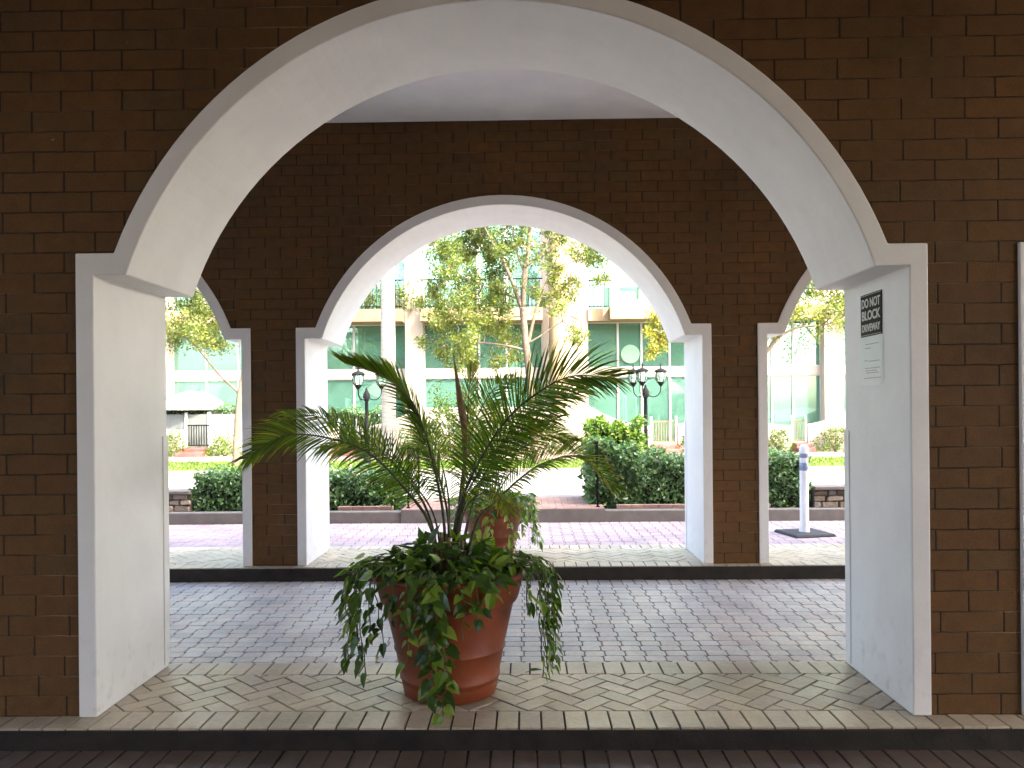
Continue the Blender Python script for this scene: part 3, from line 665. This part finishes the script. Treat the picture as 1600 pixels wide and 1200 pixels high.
boxhedge('hedge', 'long clipped hedge right of the steps, behind the kerb', xr1+.02, xr2, 11.62, 12.6, .76, 8500, .065)
boxhedge('hedge', 'tall leafy clump of hedge beside the right-hand stair railing', xr0+.03, xr1+.06, 11.68, 12.62, .90, 5200, .08)
for (xa, xb) in ((hx(1012),hx(1175)),):
    pass
def edging(px0, px1, lab):
    root = MB(); x = hx(px0, 11.5); xe = hx(px1, 11.5)
    while x < xe: root.box(x, x+.196, 11.40, 11.49, .001, .085, random.random()); x += .2
    o = root.build('brick_edging', M['red_brick']); tag(o, lab, 'edging'); bevel(o, .005)
edging(962, 1200, 'low red brick edging along the foot of the right hedge')
edging(530, 600, 'short red brick edging along the foot of the left hedge')
def stonewall(x0, x1, lab):
    root = thing('stone_wall', lab, 'wall', ((x0+x1)/2, 11.7, 0)); cx = (x0+x1)/2
    MB().box(x0-cx, x1-cx, -.12, .14, 0, .262).build('core', M['mortar'], root)
    st = MB(); 
    rows = [(0.005,.095),(.10,.18),(.185,.258)]
    for z0, z1 in rows:
        x = x0-cx
        while x < x1-cx-.05:
            w_ = random.uniform(.10,.26); e_ = min(x+w_, x1-cx); j = lambda: random.uniform(-.014,.014)
            poly = [(x+.008+j()*.4,z0+abs(j())),( e_-.008,z0+abs(j())),(e_-.004+j()*.6,(z0+z1)/2),(e_-.01,z1-abs(j())),((x+e_)/2,z1),(x+.01,z1-abs(j())),(x+.004,(z0+z1)/2)]
            yy = -.12-random.uniform(.012,.04); n = len(poly); pcx = sum(p[0] for p in poly)/n; pcz = sum(p[1] for p in poly)/n
            vs = [(p[0],-.115,p[1]) for p in poly]+[(pcx+(p[0]-pcx)*.86,yy,pcz+(p[1]-pcz)*.86) for p in poly]
            st.add(vs, [(i,(i+1)%n,n+(i+1)%n,n+i) for i in range(n)]+[tuple(n+i for i in range(n))], random.random()); x = e_
    st.build('stones', M['stone'], root)
    bevel(MB().box(x0-cx, x1-cx, -.19, .19, .263, .315).build('cap', M['kerb'], root), .01)
stonewall(-8.5, hx(317), 'low rubble stone wall with flat cap at the left of the hedge')
stonewall(hx(1255), 9.0, 'low rubble stone wall with flat cap behind the white traffic post')
def railing(x, lab, top):
    root = thing('stair_railing', lab, 'railing', (x, 11.35, .055)); y1 = 1.15
    for y in (0, y1): MB().tube([(0,y,0),(0,y,top)], .013, 8).lathe([(.03,0),(.03,.02),(.014,.03)], 10, (0,y,0)).build('post', M['iron'], root)
    MB().tube([(0,-.03,top),(0,y1+.03,top)], .015, 8).build('handrail', M['iron'], root)
    mb = MB(); mb.tube([(0,0,.12),(0,y1,.12)], .008, 6)
    for i in range(1, 9):
        y = y1*i/9; mb.tube([(0,y,.12),(0,y,top)], .006, 6)
    for i in range(4):
        yc_ = .16+i*.28
        for r0, zc, sg_ in ((.085,top-.14,1),(.07,top-.33,-1)):
            mb.tube([(0, yc_+sg_*math.cos(a*.5)*r0*(1-a/18), zc+math.sin(a*.5)*r0*(1-a/18)) for a in range(15)], .0055, 5)
    mb.build('scrollwork', M['iron'], root)
railing(P(934,780,11.35).x, 'black iron scrollwork railing at the right side of the steps', .93)
railing(P(638,780,11.35).x, 'black iron railing at the left side of the steps behind the palm', .93)

# ------------------------------------------------------------ street lamps
def make_lamp(label, px, Y, ztop):
    ztop -= .12
    b = P(px, 700, Y); root = thing('street_lamp', label, 'street lamp', (b.x, Y, 0), group='lantern street lamps')
    H_ = ztop
    MB().lathe([(.13,0),(.13,.06),(.10,.10),(.09,.32),(.075,.36),(.055,.42),(.048,.9),(.060,.92),(.045,.95),(.042,H_-.62),(.07,H_-.60),(.085,H_-.52),(.085,H_-.44),(.05,H_-.38),(.025,H_-.34),(.03,H_-.31),(.001,H_-.27)], 18).build('post', M['iron'], root, smooth=True)
    for a_deg in (0, 135, 250):
        a = R(a_deg); c, s = math.cos(a), math.sin(a); r_ = .38
        arm = MB(); arm.tube([(c*q_, s*q_, z) for q_, z in bez2(((.04,H_-.52),(.14,H_-.58),(.27,H_-.57),(.36,H_-.47),(r_,H_-.33)))], .013, 7)
        arm.tube([(c*(.10+.05*math.cos(k*.7)*(1-k/12)), s*(.10+.05*math.cos(k*.7)*(1-k/12)), H_-.50+.05*math.sin(k*.7)*(1-k/12)) for k in range(11)], .006, 5)
        arm.build('arm', M['iron'], root, smooth=True)
        ce = (c*r_, s*r_, 0)
        lan = MB(); z = H_-.33
        lan.lathe([(.012,z),(.03,z+.02),(.065,z+.07),(.075,z+.085)], 8, ce); lan.lathe([(.125,z+.275),(.13,z+.285),(.10,z+.315),(.055,z+.335),(.02,z+.345),(.012,z+.38),(.018,z+.40),(.003,z+.45)], 12, ce, close=True)
        for k in range(6):
            an = k*math.pi/3; lan.tube([(ce[0]+q_*math.cos(an), ce[1]+q_*math.sin(an), zz) for q_, zz in ((.075,z+.085),(.10,z+.15),(.105,z+.21),(.09,z+.278))], .006, 4)
        def grow(m_): 
            m_.v = [(ce[0]+(x_-ce[0])*1.32, ce[1]+(y_-ce[1])*1.32, z+(z_-z)*1.32) for x_, y_, z_ in m_.v]; return m_
        lo = grow(lan).build('lantern', M['iron'], root)
        grow(MB().lathe([(.068,z+.085),(.092,z+.15),(.097,z+.21),(.083,z+.276)], 12, ce)).build('lantern_glass', M['lampglass'], lo, smooth=True)
        MB().lathe([(.018,z+.09),(.02,z+.16),(.008,z+.18)], 8, ce).build('candle', M['canvas'], lo)
    return root
def bez2(pts): return [(p.x, p.y) for p in bez([Vector((a,b,0)) for a,b in pts], 14)]
make_lamp('black three-lantern street lamp rising behind the right hedge', 1009.5, 19.9, P(1009,576,19.9).z)
make_lamp('black three-lantern street lamp at the left, partly behind palm fronds', 573.5, 19.9, P(573,581,19.9).z)

# ------------------------------------------------------------ far building
FB = 28.0
bld = thing('office_building', 'white building with green tinted glass bays and balconies across the road', 'building', (0, FB, 0))
def X(px, Y=FB): return P(px, 600, Y).x
def Zh(py, Y=FB, px=822): return EYE+(640-py)*Y/F
Zs0, Zs1 = Zh(505), Zh(486); Zt0, Zt1 = Zh(590), Zh(576)
TOP = 12.6
cols = [(-560,-525),(-160,-130),(238,270),(636,663),(885,918),(1283,1311),(1690,1718),(2100,2130)]
for (a, b) in cols:
    MB().box(X(a), X(b), -.35, .55, 0.0, TOP).build('pillar', M['stucco'], bld)
cy = P(872, 600, 27.3); MB().lathe([(.30,0),(.30,TOP-.02)], 28, (cy.x, -.72, 0)).build('round_pillar', M['cream'], bld, smooth=True)
MB().box(X(848), X(885)-.004, -.10, .5, 0, TOP).build('pillar', M['stucco'], bld)
bays = [(-525,-160),(-130,238),(270,636),(663,848),(918,1283),(1311,1690),(1718,2100)]
inner = {2: [322, 372, 463, 508, 553], 3: [749, 792], 4: [966, 1003, 1047, 1130, 1207, 1240]}
bk = MB(); fl = MB(); ban = MB()
for i, (a, b) in enumerate(bays):
    xa, xb = X(a), X(b)
    ml = [X(q_) for q_ in inner.get(i, [])] or [xa+(xb-xa)*k/6 for k in range(1, 6)]
    ed = [xa]+ml+[xb]
    MB().box(xa+.002, xb-.002, .02, .30, Zs0, Zs1).build('floor_band', M['cream'], bld)
    MB().box(xa+.002, xb-.002, -.02, .20, Zt0, Zt1).build('transom', M['stucco'], bld)
    MB().box(xa+.002, xb-.002, .0, .3, 8.55, 9.25).build('floor_band', M['stucco'], bld)
    MB().box(xa+.002, xb-.002, .0, .3, TOP-.5, TOP-.004).build('floor_band', M['stucco'], bld)
    MB().box(xa+.002, xb-.002, .0, .3, .0, .22).build('plinth', M['stucco'], bld)
    for (z0, z1) in ((.22, Zt0), (Zt1, Zs0), (Zs1, 8.55), (9.25, TOP-.5)):
        fm = MB(); pn = MB()
        for j in range(len(ed)-1):
            e0, e1 = ed[j], ed[j+1]
            if z0 > 4.6 and j % 2 == 1 and len(ed) > 4: pass
            wv = MB(); fw = .035 if z0 < 4.6 else .07
            wv.box(e0+.002, e0+fw, .02, .12, z0+.002, z1-.002).box(e1-fw, e1-.002, .02, .12, z0+.002, z1-.002)
            wv.box(e0+fw, e1-fw, .02, .12, z0+.002, z0+fw).box(e0+fw, e1-fw, .02, .12, z1-fw, z1-.002)
            if z0 > 4.6: wv.box(e0+fw, e1-fw, .02, .11, z0+2.25, z0+2.42)
            wo = wv.build('window', M['frame'], bld)
            MB().box(e0+fw+.001, e1-fw-.001, .06, .075, z0+fw, z1-fw).build('pane', M['glass'], wo)
            # blinds or furniture behind the glass
            if random.random() < .55:
                zz = z1-random.uniform(.25,.95)*(z1-z0); ban.box(e0+.06, e1-.06, .5+.01*j, .52+.01*j, zz, z1-.03)
            elif random.random() < .6 and z0 < 1: fl.box(e0+.15, e1-.2, .9, 1.5, .05, random.uniform(.8,1.5))
    bk.box(xa, xb, 3.4, 3.5, .02, TOP-.6)
    for zf in (.01, Zs0+.05, 8.7): fl.box(xa+.01, xb-.01, .32, 3.39, zf, zf+.1)
bk.build('room_walls', M['room'], bld); fl.build('room_floors', M['furniture'], bld); ban.build('blinds', M['blind'], bld)
rb_ = MB().box(X(-560), X(2130), 3.6, 14, 0, TOP); rb_.build('rear_block', M['stucco'], bld)
MB().box(X(-580), X(2150), -.5, 14.2, TOP, TOP+.5).build('roof_parapet', M['stucco'], bld)
# round frosted disc on a right bay pane
dc = P(985, 553, FB); MB().add([(dc.x+.33*math.cos(k*math.pi/16), -.004, dc.z+.33*math.sin(k*math.pi/16)) for k in range(32)]+[(dc.x+.33*math.cos(k*math.pi/16), .05, dc.z+.33*math.sin(k*math.pi/16)) for k in range(32)], [tuple(range(31,-1,-1))]+[(k,(k+1)%32,32+(k+1)%32,32+k) for k in range(32)]).build('round_emblem', M['emblem'], bld)
# balconies
def balcony(pa, pb, depth, solid):
    xa, xb = X(pa), X(pb)
    bo = MB().box(xa+.003, xb-.003, -depth, .015, Zs0+.004, Zs1-.004).build('balcony', M['cream'], bld)
    if solid:
        mb = MB(); y0, y1 = -depth, -depth+.14; zt_ = Zs1+.95
        mb.box(xa+.003, xb-.003, y0, y1, Zs1-.003, Zs1+.22).box(xa+.003, xb-.003, y0, y1, zt_-.14, zt_)
        x = xa
        while x < xb: mb.box(x+.003, min(x+.22,xb)-.003, y0+.002, y1-.002, Zs1+.22, zt_-.14); x += 1.15
        mb.build('parapet', M['stucco'], bo)
    else:
        mb = MB(); zt_ = Zs1+1.0
        mb.box(xa, xb, -depth+.02, -depth+.06, zt_-.04, zt_).box(xa, xb, -depth+.02, -depth+.06, Zs1+.06, Zs1+.09)
        x = xa+.05
        while x < xb: mb.box(x, x+.018, -depth+.03, -depth+.05, Zs1-.004, zt_-.03); x += .13
        mb.build('railing', M['iron'], bo)
balcony(270, 636, 1.0, False); balcony(663, 848, 1.0, False); balcony(918, 950, .5, False); balcony(950, 1283, 1.0, True); balcony(-130, 238, 1.0, False); balcony(1311, 1690, 1.0, False)
# balcony shrubs
def blob(name, label, cat, c, rx, ry, rz, n, size, mat='shrub', group=None, trunk=True, core=True):
    root = thing(name, label, cat, (c[0], c[1], c[2]), group=group)
    v = unit(RNG.normal(0,1,(n,3))); v[:,2] = np.abs(v[:,2])*1.0
    rr = RNG.uniform(.55,1.02,n)**.6; lump = 1+.16*np.sin(v[:,0]*7+v[:,2]*5)+.12*np.sin(v[:,1]*9-v[:,0]*4)
    pos = v*np.array([rx,ry,rz])*(rr*lump)[:,None]; pos[:,2] += .02
    mb = MB(); leafcloud(mb, pos, v, size, .9, np.clip(RNG.beta(1.7,1.8,n),0,1), .45); mb.build('foliage', M[mat], root)
    tm = MB()
    for k in range(7):
        a = k*.9; tm.tube([(0,0,0),(math.cos(a)*rx*.3,math.sin(a)*ry*.3,rz*.4),(math.cos(a)*rx*.6,math.sin(a)*ry*.6,rz*.75)], [.02,.012,.005], 5)
    tm.build('stems', M['bark'], root); return root
bs = 0
for px, lab in ((575,'shrub on the balcony left of the grey palm trunk'), (626,'shrub on the balcony right of the grey palm trunk'), (682,'balcony shrub behind the railing just right of the white pillar'), (730,'balcony shrub half hidden by the tree crown'),(780,'balcony shrub behind the main tree trunk')):
    c = P(px, 484, FB-.55); blob('balcony_shrub', lab, 'shrub', (c.x, FB-.55, Zs1), .6, .3, .95, 420, .13, 'tree_leaf', 'shrubs on the balconies')

# scalloped garden wall with gates
GY = 26.4
gaps = [(290,331),(528,560),(1016,1058),(1236,1260)]
def wtop(px):
    peaks = [150, 425, 650, 925, 1130, 1345, 1560]; 
    for i in range(len(peaks)-1):
        if peaks[i] <= px <= peaks[i+1]:
            if peaks[i] == 650: return 636
            u_ = (px-peaks[i])/(peaks[i+1]-peaks[i]); return 637+31*math.sin(u_*math.pi)**.8
    return 640
ends = [-400]+[g_ for ab in gaps for g_ in ab]+[1900]
for k in range(0, len(ends), 2):
    a, b = ends[k], ends[k+1]; n = max(8, int((b-a)/8)); mb = MB(); vs = []
    lab = ['white scalloped garden wall at the far left', 'white garden wall between the two left gates', 'long white garden wall behind the palms, sweeping down to the lamp gate', 'white garden wall between the two right gates', 'white scalloped garden wall at the far right'][k//2]
    for i in range(n+1):
        px = a+(b-a)*i/n; x = P(px, 650, GY).x; z = Zh(wtop(px), GY); vs += [(x,GY-.1,0),(x,GY-.1,z),(x,GY+.1,z),(x,GY+.1,0)]
    fs = []
    for i in range(n):
        o = 4*i; fs += [(o,o+4,o+5,o+1),(o+1,o+5,o+6,o+2),(o+2,o+6,o+7,o+3)]
    fs += [(0,1,2,3),(4*n+3,4*n+2,4*n+1,4*n)]
    o = mb.add(vs, fs).build('garden_wall', M['stucco']); tag(o, lab, 'wall', 'garden walls across the road'); bevel(o, .02)
for (a, b), lab, st_ in zip(gaps, ('dark gate with pale posts seen through the left arch','iron garden gate behind the left palm fronds','rusty iron garden gate to the right of the street lamp','iron garden gate behind the white traffic post'), (1,1,1,1)):
    xa, xb = P(a,680,GY).x, P(b,680,GY).x; cx = (xa+xb)/2; root = thing('garden_gate', lab, 'gate', (cx, GY, 0), group='garden gates across the road'); w_ = (xb-xa)/2; hh = 1.05
    for s in (-1,1): MB().box(s*w_-(.06 if s>0 else 0), s*w_+(.0 if s>0 else .06), -.05, .05, .3, hh+.15).build('gate_post', M['frame'], root)
    mb = MB(); mb.box(-w_+.065, w_-.065, -.02, .02, hh-.04, hh).box(-w_+.065, w_-.065, -.02, .02, .34, .38)
    x = -w_+.1
    while x < w_-.08: mb.box(x, x+.022, -.012, .012, .38, hh-.04); x += .085
    mb.build('gate_bars', M['iron' if a < 900 else 'dry'], root)
    stp = MB().box(xa+.0, xb-.0, GY-.55, GY+.15, .0155, .28).box(xa, xb, GY-.85, GY-.552, .0155, .15); o = stp.build('gate_steps', M['coral'])
    tag(o, {290:'coral red steps below the dark gate in the left arch',528:'coral red steps below the gate behind the left palm fronds',1016:'coral red steps below the rusty gate beside the street lamp',1236:'coral red steps below the gate behind the white traffic post'}[a], 'steps', 'coral gate steps'); bevel(o, .015)
# dark mesh screen, hedge on top and parasol in the left arch
xa, xb = P(200,650,27).x, P(400,650,27).x
root = thing('mesh_screen', 'dark grey mesh screen with pale posts behind the left garden gate', 'screen', ((xa+xb)/2, 27.0, 0)); cx = (xa+xb)/2
MB().box(xa-cx, xb-cx, -.02, .02, .1, Zh(643,27)).build('panel', M['screen'], root)
for px in (292, 328, 245, 380): q_ = P(px,650,27).x-cx; MB().box(q_-.05, q_+.05, -.07, -.025, .0, Zh(640,27)).build('post', M['frame'], root)
boxhedge('hedge', 'trimmed hedge strip above the dark screen in the left arch', xa, xb, 27.1, 27.7, Zh(632,27.2), 3800, .09)
boxhedge('hedge', 'dark trimmed hedge behind the sweeping wall, left of the palm fronds', P(470,650,27).x, P(602,650,27).x, 27.0, 27.6, Zh(639,27), 3400, .09)
uc = P(290, 634, 27.9 - .2)
root = thing('patio_umbrella', 'white patio umbrella above the hedge in the left arch', 'umbrella', (P(283,630,26.95).x, 27.72, 0))
R_ = 1.15; zt_ = Zh(606,27.7); ze = Zh(634,27.7)
MB().lathe([(.02,zt_),(R_*.35,zt_-.10),(R_*.7,zt_-.32),(R_,ze),(R_-.01,ze-.05)], 8).build('canopy', M['canvas'], root); MB().tube([(0,0,.02),(0,0,zt_-.02)], .025, 8).build('pole', M['frame'], root)

# ------------------------------------------------------------ trees
def tree(name, label, limbs, clumps, Y, mat='tree_leaf', size=.085, base=None, group=None, high=150):
    b = base if base is not None else P(limbs[0][0][0][0], limbs[0][0][0][1], Y)
    root = thing(name, label, 'tree', (b.x, Y, 0.0), group=group); tm = MB(); bx_ = limbs[0][0][-1][0]
    if high:
        clumps = list(clumps)+[(bx_+high*random.uniform(-1,1)*math.sin(math.pi*(.25+.6*(py_-20)/310)), py_, 38, 60, random.uniform(-1.8,1.8)) for py_ in [random.uniform(20,330) for _ in range(44)]]
        limbs = list(limbs)+[([limbs[0][0][-1], (bx_+12, 330), (bx_-6, 230), (bx_+8, 120)], .09, .03), ([(bx_+6, 340), (bx_-60, 250), (bx_-100, 160)], .06, .02), ([(bx_+6, 300), (bx_+60, 220), (bx_+105, 140)], .06, .02)]
    def loc(px, py, dy=0): q_ = P(px, py, Y+dy); return Vector((q_.x-b.x, q_.y-Y, q_.z))
    ends_ = []
    for pts, r0, r1 in limbs:
        pl = [loc(*p) for p in pts]
        if pl[0].z < .3: pl[0].z = -.05
        c_ = bez(pl, 6*len(pl)); n = len(c_); tm.tube(c_, [(r0+(r1-r0)*i/(n-1))*.74 for i in range(n)], 9)
        for i in range(len(c_)//3, n): ends_.append(c_[i])
    cm = MB()
    for (px, py, rp, n, *rest) in clumps:
        c_ = loc(px, py, rest[0] if rest else random.uniform(-1,1)); r_ = rp*Y/F; tone = rest[1] if len(rest) > 1 else 0
        if ends_:
            e_ = min(ends_, key=lambda q_: (q_-c_).length); 
            if (e_-c_).length > .25:
                mid = (e_+c_)/2+Vector((random.gauss(0,.1),random.gauss(0,.1),random.uniform(0,.15))); tm.tube(bez([e_, mid, c_], 5), [.020,.017,.014,.011,.009,.006], 5)
        for k in range(5):
            v = Vector((random.gauss(0,1),random.gauss(0,1),random.gauss(0,.8))).normalized()*r_*.8; tm.tube([c_, c_+v*.5+Vector((0,0,.03)), c_+v], [.008,.005,.003], 4)
        n = int(n*(4.6 if size < .1 else 1.5)); sub = 7; cs_ = np.array(c_)+RNG.normal(0, r_*.48, (sub,3)); which = RNG.integers(0, sub, n)
        pos = cs_[which]+RNG.normal(0, r_*.26, (n,3)); nr = unit(pos-np.array(c_)+np.array([0,0,.3*r_]))
        leafcloud(cm, pos, nr, size, 1.0, np.clip(RNG.beta(1.5,2.4,n)+tone,0,1), .5)
    tm.build('trunk', M['bark'], root, smooth=True); cm.build('crown', M[mat], root); return root
limbs = [([(838,728),(834,660),(829,600),(822,540),(816,480)], .17, .12), ([(816,484),(800,440),(786,408),(770,380),(752,345)], .085, .03),
         ([(817,480),(819,430),(824,390),(830,350),(834,300)], .10, .03), ([(819,425),(808,395),(800,355),(798,320)], .05, .02), ([(821,418),(842,398),(862,370),(890,335)], .05, .02),
         ([(825,538),(836,490),(848,455),(862,420)], .07, .025), ([(827,535),(846,524),(872,506),(900,490)], .035, .015), ([(823,548),(790,540),(745,536),(700,545)], .05, .015), ([(816,470),(780,455),(740,440),(700,420)], .045, .015)]
cl_ = []
for px in range(690, 800, 24):
    for py in range(372, 580, 26):
        d_c = ((px-745)/75)**2+((py-480)/115)**2
        if d_c < 1.25 and random.random() < .80: cl_.append((px+random.uniform(-9,9), py+random.uniform(-9,9), 20, 125, random.uniform(-1.3,1.3), .12 if py > 500 else 0))
for px in range(680, 960, 26):
    for py in (335, 360, 385):
        if random.random() < .75: cl_.append((px+random.uniform(-9,9), py+random.uniform(-8,8)+abs(px-820)*.10, 20, 105, random.uniform(-1.5,1.5), 0))
for py in range(395, 530, 22):
    for px in (868, 892):
        if random.random() < .75: cl_.append((px+random.uniform(-10,10), py, 16, 70, random.uniform(-1,1), .15))
for px, py in ((930,400),(945,430),(835,450),(850,470),(800,560),(770,565),(905,520),(840,320),(780,300),(720,310),(880,300),(660,470),(668,530)): cl_.append((px, py, 16, 60, random.uniform(-1,1), .1))
tree('street_tree', 'slender branching tree with yellow-green leaves in the middle of the far arch', limbs, cl_, 21.5)
limbs = [([(368,725),(371,665),(376,610),(386,560),(400,500),(405,440)], .13, .07), ([(372,612),(345,588),(322,560),(300,535),(268,515)], .055, .02), ([(395,520),(350,480),(300,450)], .05, .02)]
cl_ = [(random.uniform(225,400), random.uniform(375,545), 24, 95, random.uniform(-1.2,1.2), .12) for _ in range(42)]
tree('street_tree', 'leaning tree with one long bare limb seen through the left arch', limbs, cl_, 21.2)
limbs = [([(1148,735),(1152,660),(1165,600),(1190,560),(1215,528)], .12, .07), ([(1215,528),(1245,512),(1285,508),(1330,495)], .05, .02), ([(1165,600),(1120,560),(1070,530),(1030,515)], .05, .015), ([(1205,540),(1230,480),(1260,430)], .04, .02)]
cl_ = [(random.uniform(1195,1370), random.uniform(375,515), 24, 95, random.uniform(-1,1), .12) for _ in range(36)]+[(1030,500,18,150,0,.45),(1036,530,17,150,.1,.45),(1020,548,14,100,.1,.45),(1060,480,18,90,0,.3),(1090,500,22,90,0,.3)]
tree('street_tree', 'tree with low arching limb seen through the right arch', limbs, cl_, 20.6)
# trees further along the street, seen only from the side
for px, Y, lab in ((-250,21.0,'leafy street tree outside the left arches'),(1900,21.0,'leafy street tree outside the right arches'),(1530,22.4,'tall leafy street tree just outside the right arch')):
    limbs = [([(px,726),(px+4,650),(px-3,560),(px,480)], .17, .08), ([(px,500),(px-60,430),(px-100,380)], .06, .02), ([(px,500),(px+60,430),(px+110,370)], .06, .02)]
    tree('street_tree', lab, limbs, [(px+random.uniform(-150,150), random.uniform(300,500), 34, 110, random.uniform(-1.5,1.5)) for _ in range(26)], Y, size=.16)
# grey palm trunk with crown above
pb = P(608, 700, 25.2)
root = thing('royal_palm', 'tall palm with smooth grey ringed trunk in front of the glass bay', 'palm tree', (pb.x, 25.2, 0))
MB().lathe([(.30,-.02),(.27,.3),(.23,1.2),(.235,3.0),(.22,5.0),(.205,6.5),(.19,8.2)], 20).build('trunk', M['palmtrunk'], root, smooth=True)
MB().lathe([(.17,8.2),(.16,8.8),(.10,9.6),(.04,9.8)], 16).build('crownshaft', M['lawn'], root, smooth=True)
for k in range(13):
    a = k*2.4+.3; c, s = math.cos(a), math.sin(a); e_ = .4+.6*((k*5) % 13)/13
    frond(root, [(c*.08,s*.08,9.5),(c*.8,s*.8,9.6+1.4*e_),(c*1.9,s*1.9,9.5+1.5*e_),(c*2.8,s*2.8,8.9+.8*e_)], (-c*.2,-s*.2,1), .62, 30, .05, .2, (60,30), .1, .5, .05, .035)
# shrubs in front of the garden wall
def shr(px, py_base, Y, rx, rz, n, lab, mat='shrub', size=.09):
    c = P(px, py_base, Y); blob('shrub', lab, 'shrub', (c.x, Y, .01), rx, rx*.7, rz, n, size, mat, 'shrubs along the garden walls')
shr(266,705,25.9,.55,.85,900,'variegated shrub at the left end of the left arch wall')
shr(350,705,25.9,.60,.75,1000,'variegated shrub between the dark gate and the leaning trunk')
shr(705,700,24.6,1.0,2.05,2600,'big yellow-green shrub behind the palm fronds', 'shrub', .12)
shr(770,700,24.8,.8,1.3,1200,'rounded green shrub behind the middle of the palm','hedge')
shr(600,705,25.8,.9,.95,1100,'dark low shrub under the sweeping white wall','hedge')
shr(655,705,25.6,.8,.8,900,'bright low shrub beside the white pillar foot')
shr(925,705,17.6+8,.6,.75,800,'lime green shrub left of the right street lamp')
shr(985,705,25.7,.55,.7,700,'small grey-green shrub directly behind the right street lamp','hedge')
shr(1078,705,25.9,.45,.65,500,'bright shrub just right of the rusty gate')
shr(1216,705,25.9,.45,.75,700,'yellow-green shrub left of the white traffic post top')
shr(1305,705,25.9,.65,.85,1000,'yellow-green shrub right of the white traffic post top')
shr(860,705,25.5,.6,1.0,800,'shrub at the foot of the round tan pillar','tree_leaf')
# lit lime foliage rising behind the tall clump of hedge
c = P(955, 720, 13.6)
boxhedge('hedge', 'lime green sunlit hedge top rising behind the clipped clump', P(914,700,13.4).x, P(1000,700,13.4).x, 12.86, 13.6, 1.26, 4600, .075, 'shrub', z0=-.055)
